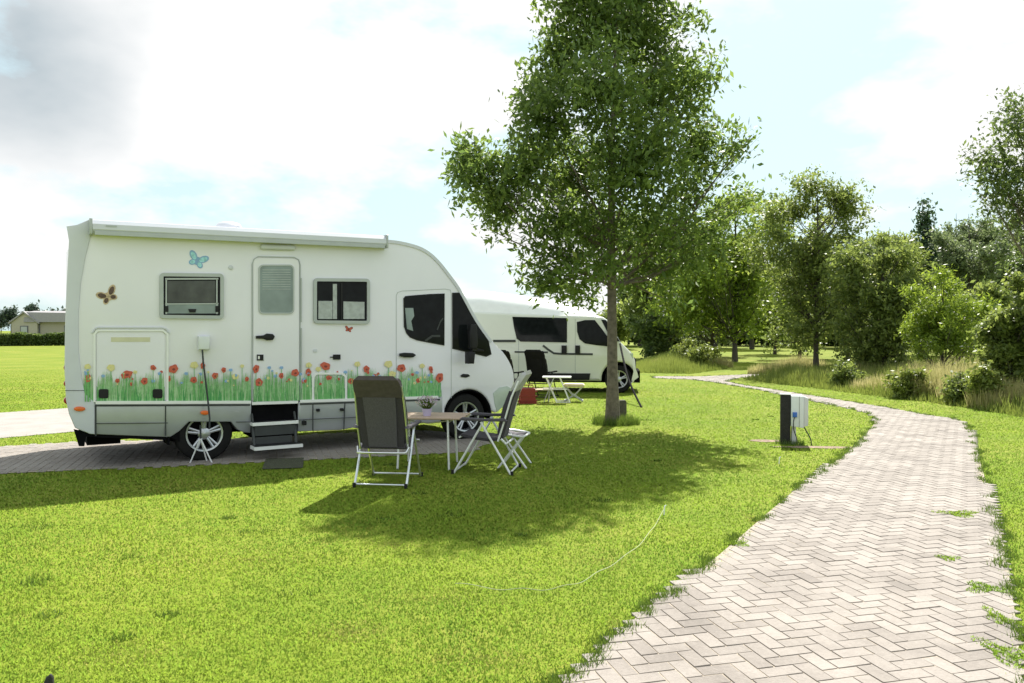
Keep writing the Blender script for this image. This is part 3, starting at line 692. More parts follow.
for (px, py, rx_, ry_, hh_) in [(800,372,1.2,.7,.75),(775,374,1.0,.5,.55),(850,383,1.6,.6,.5),(900,391,1.3,.6,.55),(930,394,1.2,.7,.9),(960,398,1.3,.8,1.05),(985,402,1.0,.7,1.0),(870,380,1.2,.6,.65),(1008,408,.8,.6,.7),(705,367,1.2,.6,.7),(670,367,1.0,.5,.5),(985,385,1.6,1.0,1.0),(940,383,1.6,1.0,.9)]:
    g_ = G(px, py); k = 2600; a = rng.uniform(0, 2*math.pi, k); q = np.sqrt(rng.random(k)); cxs.append(g_.x+rx_*q*np.cos(a)); cys.append(g_.y+ry_*q*np.sin(a)); chs.append(hh_*rng.uniform(.45,1,k)*(1.05-.5*q*q))
blades('dry_grass', np.concatenate(cxs), np.concatenate(cys), np.concatenate(chs), np.full(sum(map(len, cxs)), .022), 'dry', .35, label='straw coloured dry grass stems standing in the bank', cat='grass')
# rail fence at right
fr = empty('rail_fence', P(876,330,33)*1, 0, 'thin pale two rail fence behind the shrubs at right', 'fence'); fr.location.z = 0
b = MB(); x_end = P(1080,330,33).x-fr.location.x
for z in (.93, 1.12): b.box((0,-.02,z-.03),(x_end,.02,z+.03))
b.build('rail', 'trim_white', fr, False)
for k in range(5):
    b = MB(); x = .1+k*x_end/4.2; b.box((x,.022,0),(x+.09,.11,1.2)); b.build('fence_post', 'wood', fr, False)

# ------------------------------------------------------------------ motorhome
TH = math.atan2(1.90, 3.084)
O = G(205, 461.5)
U = Vector((math.cos(TH), math.sin(TH), 0)); Vn = Vector((-math.sin(TH), math.cos(TH), 0))
def SP(px, py, v=0.0, O=O, U=U, Vn=Vn):
    d = ray(px, py); q = O+Vn*v; t = (q-EYE).dot(Vn)/d.dot(Vn); p = EYE+d*t; r = p-O
    return (r.dot(U), p.z)
def SL(pts, v=0.0): return [SP(x, y, v) for x, y in pts]
mh = empty('motorhome', O, TH, 'large white motorhome with poppy meadow decals and butterflies on its side, parked on paving', 'motorhome')
Wd = 2.25
roofcurve = [tuple(p) for p in smoothpoly(SL([(386,239.5),(401.7,241.5),(422,247),(437,257.5),(452.5,276),(462.6,291),(478,319),(493,340.8),(505.8,354.7),(513.5,370),(514.5,384),(510,396)]), 5)]
wf = SP(466.6, 417); wr = SP(205, 434.3)
def arc(c, r, a0, a1, n_=14): return [(c[0]+r*math.cos(R(a0+(a1-a0)*i/n_)), c[1]+r*math.sin(R(a0+(a1-a0)*i/n_))) for i in range(n_+1)]
bl = SP(75, 403.5); br = SP(436, 397)
rr_ = .40
archf = arc((wf[0]+.03, wf[1]), rr_, 10, 172, 16)
archf = [(x, y) for x, y in archf]
zbelt_r = br[1]
fl = archf[-1]
body = [SP(75,236)] + [SP(84,222.5)] + roofcurve + [SP(503,407), SP(496.5,413)] + archf + [(archf[-1][0]-.03, archf[-1][1]), (archf[-1][0]-.06, br[1]-.02)] + [bl]
b = MB(); b.prism(body, 0, Wd, 0, .035); b.build('body', 'white', mh)
# rear moulding wraps the whole tail
tail_bd = SL([(92,232),(85.5,258),(81,284),(78.7,314),(79,352),(82,378),(85,393),(95,402.5)], -.012)
tail = SL([(90,219),(77,224.5),(66.5,226),(69,240),(66.5,285),(65,330),(64.5,370),(66,400),(69,414),(75,428),(90,434),(95,434.5)], -.012)
b = MB(); b.prism(tail+tail_bd[::-1], -.012, Wd+.012, 0, .011)
b.v = [(u_+.055*max(v_,0), v_, z_) for (u_, v_, z_) in b.v]   # tail is rounded in plan
b.build('rear_moulding', 'shell_grey', mh)
b = MB(); b.strip(SL([(65,390.5),(84,390.5)], -.013), .006, -.016, -.010); b.build('rear_moulding_seam', 'seam', mh)
for z in (368, 384, 401):
    u, zz = SP(65, z); b = MB(); b.prism(arc((u+.03, zz), .042, 0, 360, 12)[:-1], .04, .12, 0, .01); b.build('rear_lamp', 'redlens', mh)
    b = MB(); b.prism(arc((u+.13, zz), .042, 0, 360, 12)[:-1], Wd-.2, Wd-.1, 0, .01); b.build('rear_lamp', 'redlens', mh)
# silver skirt
arr = arc((wr[0], wr[1]), .41, -8, 188, 18)
sk1 = SL([(95.5,403.3),(165.5,403.3)], -.014)
dl = SP(252,404,-.014); dr = SP(298.5,402,-.014)
skA = [SP(95.5,403.5,-.014), SP(251.5,402.8,-.014), SP(251.5,433.5,-.014)] + SL([(244,432.5),(238,430),(231,421.8),(189,421.8),(180,431),(171,437.5)],-.014) + [SP(165.5,437.5,-.014), SP(95.5,434.5,-.014)]
b = MB(); b.prism(skA, -.014, Wd+.014, 0, .012); b.v = [(u_, v_+max(0,.48-z_)*.22*(1 if v_ < 1 else -1), z_) for (u_, v_, z_) in b.v]; b.build('side_skirt', 'silver', mh)
aL = archf[-1]
skB = [SP(298.5,402,-.014), SP(405,398,-.014), (aL[0]-.03, br[1]-.01), (aL[0]-.02, aL[1]-.02), (aL[0]-.05,.27), SP(405,424,-.014), SP(358,427.5,-.014), SP(341,430.5,-.014), SP(298.5,432,-.014)]
b = MB(); b.prism(skB, -.014, Wd+.014, 0, .012); b.v = [(u_, v_+max(0,.48-z_)*.22*(1 if v_ < 1 else -1), z_) for (u_, v_, z_) in b.v]; b.build('side_skirt', 'silver', mh)
# belt rail (light) and its shadow groove
b = MB()
for seg in ([(95.5,402.6),(251,402.1)], [(252,403.5),(298,402)], [(300,401.3),(438,397)]): b.strip(SL(seg,-.02), .035, -.030, -.008)
b.build('belt_rail', 'trim_white', mh)
b = MB()
for seg in ([(95.5,405.6),(250,405.0)], [(300,404.2),(440,399.6)]): b.strip(SL(seg,-.016), .022, -.019, -.010)
for seg in ([(96,423.6),(168,423)], [(299,420),(352,417.5),(405,413)], [(236,422),(251,422)]): b.strip(SL(seg,-.016), .008, -.0165, -.010)
for x in (95.8,165.6): b.strip(SL([(x,405),(x,436)],-.016), .014, -.0168, -.002)
b.strip(SL([(304,402),(313,430)],-.016) if False else SL([(313,403),(313,431)],-.016), .012, -.0168, -.005)
b.strip(SL([(345,402),(344,430)],-.016), .012, -.0168, -.005)
b.build('panel_gaps', 'seam', mh)
# white hatch frames
def outline(px, w, y0, y1, m, name, parent=mh, closed=True):
    b = MB(); b.strip(SL(px), w, y0, y1, 0, closed); return b.build(name, m, parent)
def rrect(x0, y0, x1, y1, r, n_=4, skew=0):
    pts = []
    for (cx, cy, a) in ((x1-r, y0+r, 270),(x1-r, y1-r, 0),(x0+r, y1-r, 90),(x0+r, y0+r, 180)):
        for i in range(n_+1):
            w = R(a+90*i/n_); x = cx+r*math.cos(w); pts.append((x, cy+r*math.sin(w)+skew*(x-(x0+x1)/2)))
    return pts
gh = MB(); gh.prism(SL(rrect(96.8,332,164.6,402,4)), -.008, .0, 0); gh = gh.build('garage_hatch', 'white', mh)
outline([(94.3,402),(94.3,334),(97,330.5),(163,330.5),(167.3,334),(167.3,402)], .022, -.018, -.001, 'trim_white', 'hatch_rail', gh, False)
outline([(92,333),(95,328.7),(98,327.6),(162,327.6),(166,329),(169.5,333.5)], .014, -.02, -.001, 'shell_grey', 'rain_strip', gh, False)
b = MB(); b.prism(SL([(111,337.2),(150,337.2),(150,341.7),(111,341.7)]), -.012, -.008); b.build('reflector_strip', 'cream', gh)
for x in (103.5,157.4):
    b = MB(); b.prism(SL(rrect(x-4.8,389,x+4.8,398,1.6)), -.026, -.008); b.build('hatch_lock', 'black', gh)
# small service locker
sv = MB(); sv.prism(SL(rrect(313.8,375.5,344.6,400.5,3)), -.006, 0, 0); sv = sv.build('service_locker', 'white', mh)
outline([(312.6,401),(312.6,377),(316,373.5),(342,373.5),(345.6,377),(345.6,400)], .028, -.02, -.001, 'trim_white', 'locker_rail', sv, False)
for x, y in ((317.5,410),(341.3,409.5)):
    b = MB(); b.prism(SL(rrect(x-1.8,y-1.4,x+1.8,y+1.4,.6)), -.026, -.013); b.build('locker_lock', 'black', mh)
b = MB(); b.prism(SL(rrect(301.5,420.5,306,425,1)), -.026, -.013); b.build('inlet_socket', 'black', mh)
# windows
def window(x0, y0, x1, y1, sk_, name='window'):
    b = MB(); ow = rrect(x0,y0,x1,y1,3,3,sk_)
    b.prism(SL(ow), -.012, 0, 0); w = b.build(name, 'glass', mh)
    b = MB(); b.strip(SL(rrect(x0+1.2,y0+1.2,x1-1.2,y1-1.2,2.4,3,sk_)), .042, -.032, -.002, 0, True); b.build('window_frame', 'frame_grey', w)
    return w
wdw = window(160, 273.8, 222.8, 318.2, .012)
b = MB(); b.prism(SL([(165,304),(218,303.6),(218,313.5),(165,313.5)]), -.020, -.012); b.build('blind', 'blind', wdw)
b = MB(); b.prism(SL([(167.5,281),(215,280.8),(215,302.5),(167.5,302.8)]), -.0165, -.0122); b.build('pane_lightener', 'pane_lightening', wdw)  # panel added only to make the upper glass look lighter
b = MB(); b.strip(SL([(165,304),(218,303.6)]), .014, -.024, -.012); b.strip(SL([(166,279),(166,314)]), .016, -.024, -.012); b.strip(SL([(216.5,279),(216.5,314)]), .016, -.024, -.012); b.strip(SL([(165,279),(218,278.8)]), .02, -.024, -.012); b.build('pane_rim', 'frame_grey', wdw)
b = MB(); b.prism(SL([(188,309),(196,309),(195,312.5),(189,312.5)]), -.03, -.020)
b.build('latch', 'black', wdw)
for x in (166.5,216.5):
    b = MB(); b.prism(SL([(x-1.5,306),(x+1.5,306),(x+1.5,312),(x-1.5,312)]), -.03, -.0245); b.build('latch', 'black', wdw)
wdw = window(313.4, 278.8, 369, 323.4, .01)
b = MB(); b.prism(SL([(318,301),(332,301),(332,319),(318,319)]), -.018, -.012); b.prism(SL([(343,301.5),(364,302),(364,319),(343,319)]), -.018, -.012); b.prism(SL([(332.5,284),(336.5,284),(336.5,319),(332.5,319)]), -.018, -.012); b.build('curtain', 'curtain', wdw)
b = MB(); b.strip(SL([(341,283),(341,320)]), .025, -.026, -.012); b.build('pane_divider', 'black', wdw)
# entrance door
dr_ = MB(); dr_.prism(SL(rrect(253,258.5,298.6,402.5,5,4,.012)), -.014, 0, 0); door = dr_.build('entrance_door', 'white', mh)
outline([(252,402.5),(252,264),(254,259),(258,256.6),(294,257.3),(298.5,259.8),(300,265),(300,402)], .011, -.016, -.001, 'frame_grey', 'door_seal', door, False)
b = MB(); b.prism(SL(rrect(258.8,265.4,293,313.4,4)), -.022, -.014); w = b.build('door_window', 'blind', door)
b = MB(); b.strip(SL(rrect(258.8,265.4,293,313.4,4)), .018, -.028, -.014, 0, True); b.build('window_rubber', 'frame_grey', w)
b = MB()
for k in range(9): b.strip(SL([(262,270+k*2.4),(290,270+k*2.4)]), .007, -.024, -.021)
b.build('blind_slats', 'curtain', w)
b = MB(); b.prism(SL([(255.4,335.8),(263,335.3),(266,333.5),(272,334),(274,336.5),(272,340),(266,340.3),(263,338.8),(255.4,338.6)]), -.05, -.014, 0, .006); b.build('door_handle', 'black', door)
b = MB(); b.prism(SL([(256.5,354.5),(263,354.5),(263,360.5),(256.5,360.5)]), -.024, -.014); b.build('door_lock', 'black', door)
b = MB(); b.prism(SL([(257.4,356),(259.2,356),(259.2,359),(257.4,359)]), -.027, -.024); b.build('lock_cylinder', 'alu', door)
for y in (300,350):
    b = MB(); b.strip(SL([(300.8,y-22),(300.8,y+22)]), .010, -.03, -.002); b.build('hinge', 'frame_grey', door)
# awning light
b = MB(); b.prism(SL(rrect(259.5,244.8,295,250.2,2.6,4,.03)), -.05, 0, 0, .02); b.build('porch_light', 'shell_grey', mh)
b = MB(); b.prism(arc(SP(230.7,267.5), .028, 0, 360, 14)[:-1], -.012, 0, 0, .004); b.build('vent_button', 'shell_grey', mh)
for (x, y) in ((303,362),):
    pass
b = MB(); b.prism(SL(rrect(313,349,317,352,1)), -.01, 0); b.build('vent_button', 'shell_grey', mh)
b = MB(); b.prism(SL([(333,354.5),(340,354.5),(340,359.5),(333,359.5)]), -.02, 0); b.strip(SL([(330,357),(334,357)]), .012, -.02, 0); b.build('locker_catch', 'black', mh)
# cab door
b = MB(); b.strip(SL([(396.2,397.5),(396.2,296),(397.5,292.5),(402,291),(445,289),(450.4,290),(451.2,294),(451.2,398)]), .008, -.003, .01); b.build('cab_door_gap', 'frame_grey', mh)
cw = SL([(403.7,298.5),(405.5,296.4),(417,295.4),(430,294.4),(444,293.9),(443.8,345),(430,342.5),(416.9,340),(410,337),(406.5,333),(404.2,326.5)])
b = MB(); b.prism(cw, -.006, .0); cd = b.build('cab_window', 'glass', mh)
b = MB(); b.strip(cw, .012, -.011, -.001, 0, True); b.build('window_rubber', 'black', cd)
b = MB(); b.strip(SL([(437,330),(440,322),(443,318)]), .02, -.009, -.0062); b.strip(SL([(425,341),(432,336),(440,336)]), .03, -.009, -.0062); b.build('steering_wheel', 'seam', cd)
b = MB(); b.prism(SL([(454,332),(462,330),(466,338),(478,347),(470,350),(455,346)]), -.0085, -.0062); b.build('dashboard', 'seam', q_) if 'q_' in globals() else None
b = MB(); b.prism(SL([(404.8,308),(413,308),(414,316),(411,321),(413,331),(406.8,329)]), -.0085, -.0062); b.build('seat_behind_glass', 'blind', cd)
qw = SL([(452.5,293.2),(460,293),(467,304.5),(475,317.5),(488,341.5),(490.8,354),(486,356.2),(470,352.3),(452.7,348.4)])
b = MB(); b.prism(qw, -.006, 0); q_ = b.build('quarter_window', 'glass', mh); b = MB(); b.strip(qw, .014, -.011, -.001, 0, True); b.build('window_rubber', 'black', q_)
b = MB(); b.prism(SL([(399,353.5),(404,352.6),(412,353),(415,355),(412,357.3),(404,357.3),(399,356)]), -.045, 0, 0, .006); b.build('cab_door_handle', 'black', mh)
b = MB(); b.prism(SL([(460.3,375.3),(463,373.8),(468,374.2),(470,376),(466,377.6),(461,377)]), -.015, 0, 0, .004); b.build('side_repeater', 'black', mh)
# mirrors
b = MB(); c = SP(473,337,-.16); b.prism([(c[0]-.05,c[1]-.17),(c[0]+.05,c[1]-.18),(c[0]+.07,c[1]-.10),(c[0]+.05,c[1]+.18),(c[0]-.05,c[1]+.18),(c[0]-.07,c[1]+.05)], -.20, -.10, 0, .025)
c2 = SP(469.5,358,-.16); b.prism([(c2[0]-.05,c2[1]-.08),(c2[0]+.04,c2[1]-.08),(c2[0]+.06,c2[1]+.09),(c2[0]-.05,c2[1]+.09)], -.24, -.10, 0, .02)
a_ = SP(483,351); b.tube([(a_[0],.0,a_[1]),(c[0],-.12,c[1]-.17),(c2[0],-.17,c2[1]+.02)], .022, 8); b.build('wing_mirror', 'black', mh)
# windshield & nose on the front
def front_sheet(pxs, v0, v1, dz, m, name, th=.012):
    pts = [Vector(SP(x, y)) for x, y in pxs]; b = MB(); vs = []
    for i, p in enumerate(pts):
        t = (pts[min(i+1,len(pts)-1)]-pts[max(i-1,0)]).normalized(); nn = Vector((-t.y, t.x)); nn = -nn if nn.x < 0 else nn
        q = p+nn*dz; vs += [(q.x, v0, q.y), (q.x, v1, q.y)]
    b.add(vs, [(2*i, 2*i+1, 2*i+3, 2*i+2) for i in range(len(pts)-1)]); return b.build(name, m, mh)
front_sheet([(455,279.6),(462.6,291),(470,304.5),(478,319),(486,331),(494,342)], .12, Wd-.12, .004, 'glass', 'windscreen')
u0, z0 = SP(508,361)
for v in (.12, Wd-.50):
    b = MB(); b.box((u0-.10,v,z0-.26),(u0+.05,v+.38,z0-.08)); b.build('headlight', 'lens', mh)
b = MB(); b.box((u0-.05,.65,z0-.30),(u0+.055,Wd-.65,z0-.06)); b.build('grille', 'black', mh)
b = MB(); b.prism(SL([(493,393),(499,387.5),(507,386),(511.5,388.5),(508,398),(503,406.5),(497,412),(494.5,404)]), -.010, Wd+.010, 0, .008); b.build('bumper', 'lens', mh)
# wheel arches lips
b = MB(); b.strip(arc((wf[0]+.03,wf[1]), rr_-.012, -8, 188, 26), .02, .012, .42); b.build('wheel_arch_liner', 'dark', mh)
b = MB(); b.strip(arc((wr[0],wr[1]), rr_-.0, 0, 180, 26), .02, .02, .42); b.build('wheel_arch_liner', 'dark', mh)
# chassis & wells
b = MB(); b.box((-1.15,.30,.30),(wf[0]-.45,Wd-.3,.75)); b.box((wf[0]-.5,.36,.35),(wf[0]+.55,Wd-.36,1.0)); b.box((-.5,.34,.3),(.5,Wd-.34,1.0))
b.box((-1.25,.25,.26),(-.9,Wd-.25,.36)); b.prism(SL([(74,430),(79,446.5),(84.5,446.5),(86,437),(166,440.5),(166,436),(90,433)]), .02, .10); b.prism(SL([(166,435),(180,442),(180,430)]), .02,.10)
b.build('chassis', 'dark', mh)
b = MB()
b.box((wr[0]-.42,.02,wr[1]-.1),(wr[0]-.395,.36,.72)); b.build('mud_flap', 'dark', mh)
# wheels
def wheel(c, v, parent, r=.335, w=.21, name='wheel', flip=1, spokes=5):
    b = MB(); hw = w/2; rim = r*.64
    prof = [(rim, -hw+.02),(rim+.015,-hw+.004),(r-.05,-hw),(r-.018,-hw+.012),(r,-hw+.045),(r,hw-.045),(r-.018,hw-.012),(r-.05,hw),(rim,hw-.02),(rim*.96,0),(rim,-hw+.02)]
    b.lathe(prof, (0,0,0), 'y', 40); t = b.build('tyre' if False else name, 'rubber', parent); t.location = (c[0], v, c[1])
    f = -1*flip
    b = MB(); b.lathe([(rim+.004,f*(hw-.012)),(rim+.002,f*(hw+.002)),(rim-.018,f*(hw-.002)),(rim-.03,f*(hw-.07)),(rim-.03,0)], (0,0,0), 'y', 40)
    for k in range(spokes):
        a = 2*math.pi*k/spokes+.35
        for s_ in (-.17,.17):
            ca, sa = math.cos(a+s_), math.sin(a+s_); ca2, sa2 = math.cos(a+s_*.75), math.sin(a+s_*.75)
            b.tube([(.05*ca, f*(hw-.03), .05*sa),((rim-.02)*ca2, f*(hw-.012), (rim-.02)*sa2)], .017, 6)
    b.lathe([(0.001,f*(hw-.004)),(.05,f*(hw-.006)),(.072,f*(hw-.02)),(.075,f*(hw-.05))], (0,0,0), 'y', 20)
    b.build('rim', 'rim_metal', t)
    b = MB(); b.lathe([(.001,f*(hw-.075)),(rim-.028,f*(hw-.075))], (0,0,0), 'y', 24); b.build('brake_disc', 'dark', t)
    return t
wheel((wr[0], .335), .13, mh); wheel((wf[0], .335), .13, mh); wheel((wr[0], .335), Wd-.13, mh, flip=-1); wheel((wf[0], .335), Wd-.13, mh, flip=-1)
# amber markers
for (x,y,rx,ry) in ((79.5,408.8,5.8,2.4),(204.8,412.6,4.6,2.2)):
    b = MB(); b.prism(SL([(x+rx*math.cos(t_), y+ry*math.sin(t_)) for t_ in [2*math.pi*i/14 for i in range(14)]], -.014), -.034, -.010, 0, .006); b.build('side_marker', 'orange', mh)
# awning cassette
aw0 = SP(92.5,226.5,-.10); aw1 = SP(385.5,241.5,-.10)
dxa = aw1[0]-aw0[0]; b = MB()
cs = [(0,.075),(-.03,.085),(-.085,.075),(-.125,.03),(-.13,-.03),(-.10,-.075),(-.05,-.085),(0,-.08)]
vs = []; 
for (u_, z_) in (aw0, aw1):
    for (v_, h_) in cs: vs.append((u_, v_-.002, z_+h_))
m_ = len(cs); b.add(vs, [(i, (i+1)%m_, m_+(i+1)%m_, m_+i) for i in range(m_)]+[tuple(range(m_)), tuple(range(m_, 2*m_))]); aw = b.build('awning_cassette', 'shell_grey', mh)
for (u_, z_), s_ in ((aw0,-1),(aw1,1)):
    b = MB(); b.prism([(u_-.03*(s_<0),z_-.088),(u_+.03*(s_>0),z_-.088),(u_+.03*(s_>0),z_+.09),(u_-.03*(s_<0),z_+.09)], -.137, .0, 0, .01); b.build('awning_end_cap', 'frame_grey', aw)
b = MB(); ua, za = SP(106,226.5,-.14); b.box((ua-.0,-.1345,za+.0),(ua+.11,-.131,za+.018)); b.build('badge', 'frame_grey', aw)
b = MB(); b.strip([(aw0[0]+.02,aw0[1]-.070),(aw1[0]-.02,aw1[1]-.070)], .045, -.132, -.09); b.build('lead_rail_shadow', 'frame_grey', aw)  # lead rail, enlarged and darkened to stand for the cassette's shadow line
# roof edge trim that follows the cab curve
rc = smoothpoly(SL([(386,241.2),(401.7,243.2),(421,248.8),(435.5,259.2),(450.5,277.5),(460.6,292.3),(476,320.3),(491,342)]), 4)
b = MB(); b.strip(rc, .045, -.012, .05); b.build('roof_edge_trim', 'shell_grey', mh)
# roof vent dome
dv_ = SP(228.5,222.5,1.0); b = MB(); b.lathe([(.001,.06),(.08,.055),(.14,.035),(.17,.0),(.17,-.1)], (dv_[0],1.0,dv_[1]-.05), 'z', 20); b.build('roof_vent', 'shell_grey', mh)
rfz = SP(250,230)[1]
# entry step
rec = MB(); rec.prism(SL([(252.5,405),(298,403.5),(298,436),(252.5,438)]), .02, .5); rec.build('step_well', 'dark', mh)
st = empty('entry_step', (0,0,0)); st.parent = mh
for (pxa, pxb, py, v0, v1) in ((252.5,298.5,424.5,-.12,.12),(254.5,303,449,-.34,-.12)):
    ua, za = SP(pxa, py, v0); ub, zb = SP(pxb, py, v0)
    b = MB(); b.box((ua,v0,za-.022),(ub,v1,za+.018)); b.build('tread', 'trim_white', st)
    b = MB(); b.box((ua+.01,v0+.02,za+.020),(ub-.01,v1-.01,za+.024)); b.build('tread_grip', 'black', st)
ua, za = SP(252.5,424.5,-.12); ub, _ = SP(298.5,424.5,-.12); uc, zc = SP(254.5,449,-.34); ud, _ = SP(303,449,-.34)
b = MB()
for (x0_, x1_) in ((ua+.02, uc+.03),(ub-.02, ud-.05)):
    b.tube([(x0_, 0, za+.12),(x0_, -.08, za-.03)], .014, 6); b.tube([(x0_, -.04, za-.02),(x1_, -.22, zc-.03)], .018, 6)
b.box((ua+.03,-.105,za-.15),(ub-.04,-.095,za-.03)); b.box((uc+.05,-.13,zc+.02),(ud-.08,-.12,zc+.11)); b.build('step_frame', 'seam', st)
# meadow decal
def mural():
    b = MB(); r_ = random.Random(5); off = [0]
    vb = [-.0088]
    def y():
        off[0] += 1; return vb[0]-(off[0]*1.1e-6)
    def tri(pts, mi):
        v = y(); q = SL(pts); b.add([(p[0], v, p[1]) for p in q], [tuple(range(len(q)))], mi)
    spans = [(83,94,378),(96.5,164.5,0),(168,250.8,0),(253,299,0),(301,311.5,0),(314,344.5,0),(347,395.5,0),(397,441,0)]
    def base_y(x): return 402.2-(max(0, x-250))*.026
    for (x0, x1, _) in spans:
        vb[0] = -.0150 if x0 == 253 else -.0088
        by = lambda x: base_y(x)-.6
        pts = [(x0, by(x0)), (x1, by(x1))]; n_ = max(3, int((x1-x0)/3)); up = []
        for i in range(n_+1): x = x1+(x0-x1)*i/n_; up.append((x, by(x)-12.5-3.0*math.sin(x*.7)*math.cos(x*.23)))
        if x0 > 396: up = [(x, min(by(x)-1.0, y_+max(0,(x-425))*.5)) for x, y_ in up]
        tri(pts+up, 0)
        for k in range(int((x1-x0)*24)):
            x = r_.uniform(x0+.6, x1-.6); q = r_.random(); h = 8+q*q*22 + 3*math.sin(x*.31)
            if x < 88: h *= .75
            if x > 425: h *= .75
            mi = r_.choice([0,0,0,1,1,1,2]) if h < 18 else r_.choice([1,2,2,2])
            w = r_.uniform(.35,.8)*(1 if h < 20 else .8); ln = r_.uniform(-2.2,2.2)
            if x+ln < x0 or x+ln > x1: ln = 0
            tri([(x-w, by(x)), (x+w, by(x)), (x+w*.5+ln*.45, by(x)-h*.6), (x+ln, by(x)-h), (x-w*.5+ln*.4, by(x)-h*.6)], mi)
    def flower(x, yy, rx, ry, mi, tilt=0, heart=None):
        vb[0] = -.0150 if 251 < x < 300 else -.0088
        by = base_y(x)-.6
        tri([(x-.35, by), (x+.35, by), (x+.3, yy), (x-.3, yy)], 1)
        n_ = 22; pts = []
        for i in range(n_):
            a = 2*math.pi*i/n_; k = 1+.08*math.cos(5*a+x)+.05*math.sin(3*a+x); px_ = rx*k*math.cos(a); py_ = ry*k*math.sin(a)
            pts.append((x+px_*math.cos(tilt)-py_*math.sin(tilt), yy+px_*math.sin(tilt)+py_*math.cos(tilt)))
        tri(pts, mi)
        if heart is not None:
            tri([(x+rx*.35*math.cos(2*math.pi*i/8)+.3, yy+ry*.3*math.sin(2*math.pi*i/8)+.5) for i in range(8)], heart)
    for (x, yy, r1) in [(87.5,366.5,3.2),(110.9,367.6,4),(194,365,4),(235,376.5,3.4),(241.8,366,2),(308.4,365,3),(318,369,2.8),(357,364,3),(388,364,4),(391.8,374,3.6),(421.7,365.8,2.6),(135,372,2),(268,378,1.8)]:
        flower(x, yy, r1, r1*.85, 5)
    for (x, yy) in [(159.4,373.5),(230.4,370),(200,374),(268.8,367.6),(281,367.6),(345,372),(416.5,372.6),(103,376),(186,373.5),(275,376),(226,381),(153,381),(300,374)]:
        flower(x, yy, 1.9, 1.5, 6)
    for (x, yy, rx, ry, t_) in [(87.8,378.5,3.1,4.1,.2),(126.5,374.4,6,3.6,-.35),(117.3,380.6,2.2,2.2,0),(144.2,381,3.3,3.6,.5),(153,367.6,3,2.5,.5),(173.2,368.8,4.9,4,-.5),(193.4,379.8,3.3,3.1,0),(169,378.6,1.5,3,0),
            (202.5,365.7,2.3,3.2,0),(214.8,375.6,3.2,3,-.5),(223.4,369.9,2.3,2.7,0),(246.6,379,1.9,2.4,0),(255.6,368.8,3,4.2,.3),(258.5,382.2,3.6,4,0),(280.8,375.6,2.3,2.9,0),(294.7,372.7,3.9,3.6,0),(308,371.8,2.8,3.2,0),(303.8,381,2.5,2.5,0),
            (325,366,5,3.8,.4),(328.5,377.6,3,2.3,0),(350.5,381,2.9,3,0),(366,369,3,3.4,0),(374,376,2,2.2,0),(400.9,368,4.2,3.8,0),(430.4,368.8,2,2.8,-.3),(439,377.7,3.6,4.8,.3),(417.6,380.4,2.2,2.4,0),(131,384,1.8,1.8,0),(412,374.5,1.5,1.5,0)]:
        flower(x, yy, rx, ry, 3, t_, 4)
    for k in range(70):
        x0, x1, _ = r_.choice(spans); x = r_.uniform(x0+2, x1-2); q = r_.random(); sz = r_.uniform(.7,1.5)
        flower(x, r_.uniform(370, 386), sz, sz*r_.uniform(.7,1.1), 3 if q < .4 else 5 if q < .65 else 6 if q < .9 else 2, r_.uniform(-.5,.5))
    b.build('flower_meadow_decal', ['g1','g2','g3','mred','mdk','myel','mblue'], mh, smooth=False)
mural()
def butterfly(x, y, s_, rot, m1, m2, name):
    b = MB(); k = 0
    for sg in (-1, 1):
        for (cx, cy, rx, ry, t_, mi, d) in ((5,-3.6,5.2,3.1,-.7,1,0),(3.6,2.4,3.4,2.6,.6,1,0),(4.7,-3.3,3.9,2.1,-.7,0,1),(3.4,2.2,2.4,1.8,.6,0,1)):
            pts = []
            for i in range(12):
                a = 2*math.pi*i/12; u = cx+rx*math.cos(a)*math.cos(t_)-ry*math.sin(a)*math.sin(t_); w = cy+rx*math.cos(a)*math.sin(t_)+ry*math.sin(a)*math.cos(t_)
                u *= sg; u *= s_; w *= s_; pts.append((x+u*math.cos(rot)-w*math.sin(rot), y+u*math.sin(rot)+w*math.cos(rot)))
            v = -.003-d*.0012-k*.0002; k += 1; q = SL(pts); b.add([(p[0], v, p[1]) for p in q], [tuple(range(12))], mi)
    q = SL([(x-3.8*s_*math.sin(-rot), y-3.8*s_*math.cos(rot)),(x+3.6*s_*math.sin(-rot), y+3.6*s_*math.cos(rot))]); b.strip(q, .018*s_+.004, -.008, -.002, 1)
    b.build(name, [m1, m2], mh, smooth=False)
butterfly(197,261,1.1,R(22),'cyan','mblue','butterfly_decal')
butterfly(108.5,296.5,1.15,R(-28),'brown','tan','butterfly_decal')
butterfly(348.5,329.5,.42,R(12),'mred','mdk','butterfly_decal')
# hanging antenna box with lead and tripod foot by the rear wheel
ab = empty('antenna_box', mh.matrix_basis @ Vector((SP(203,343)[0], -.06, SP(203,343)[1])), TH, 'small white box hung on the motorhome side with a black lead', 'antenna')
b = MB(); b.prism([(-.065,-.08),(.065,-.08),(.065,.085),(-.065,.085)], -.03, .055, 0, .015); b.build('housing', 'boxwhite', ab)
cpts = [Vector(SP(x, y, -.12)) for x, y in ((203,350),(203.5,362),(205.5,380),(207.5,400),(209,418),(208.5,428))]
c0 = Vector(SP(203,343)); b = MB(); b.tube([(p.x-c0.x, -.02-.02*i, p.y-c0.y) for i, p in enumerate(cpts)], .011, 6); b.build('lead', 'cable', ab)
tb = G(199,463.5); tri_ = empty('tripod_stand', tb, 0, 'small folding tripod with thin white legs in front of the rear wheel', 'tripod')
s_ = F/tb.y
ap = Vector((.02,.0,.30))
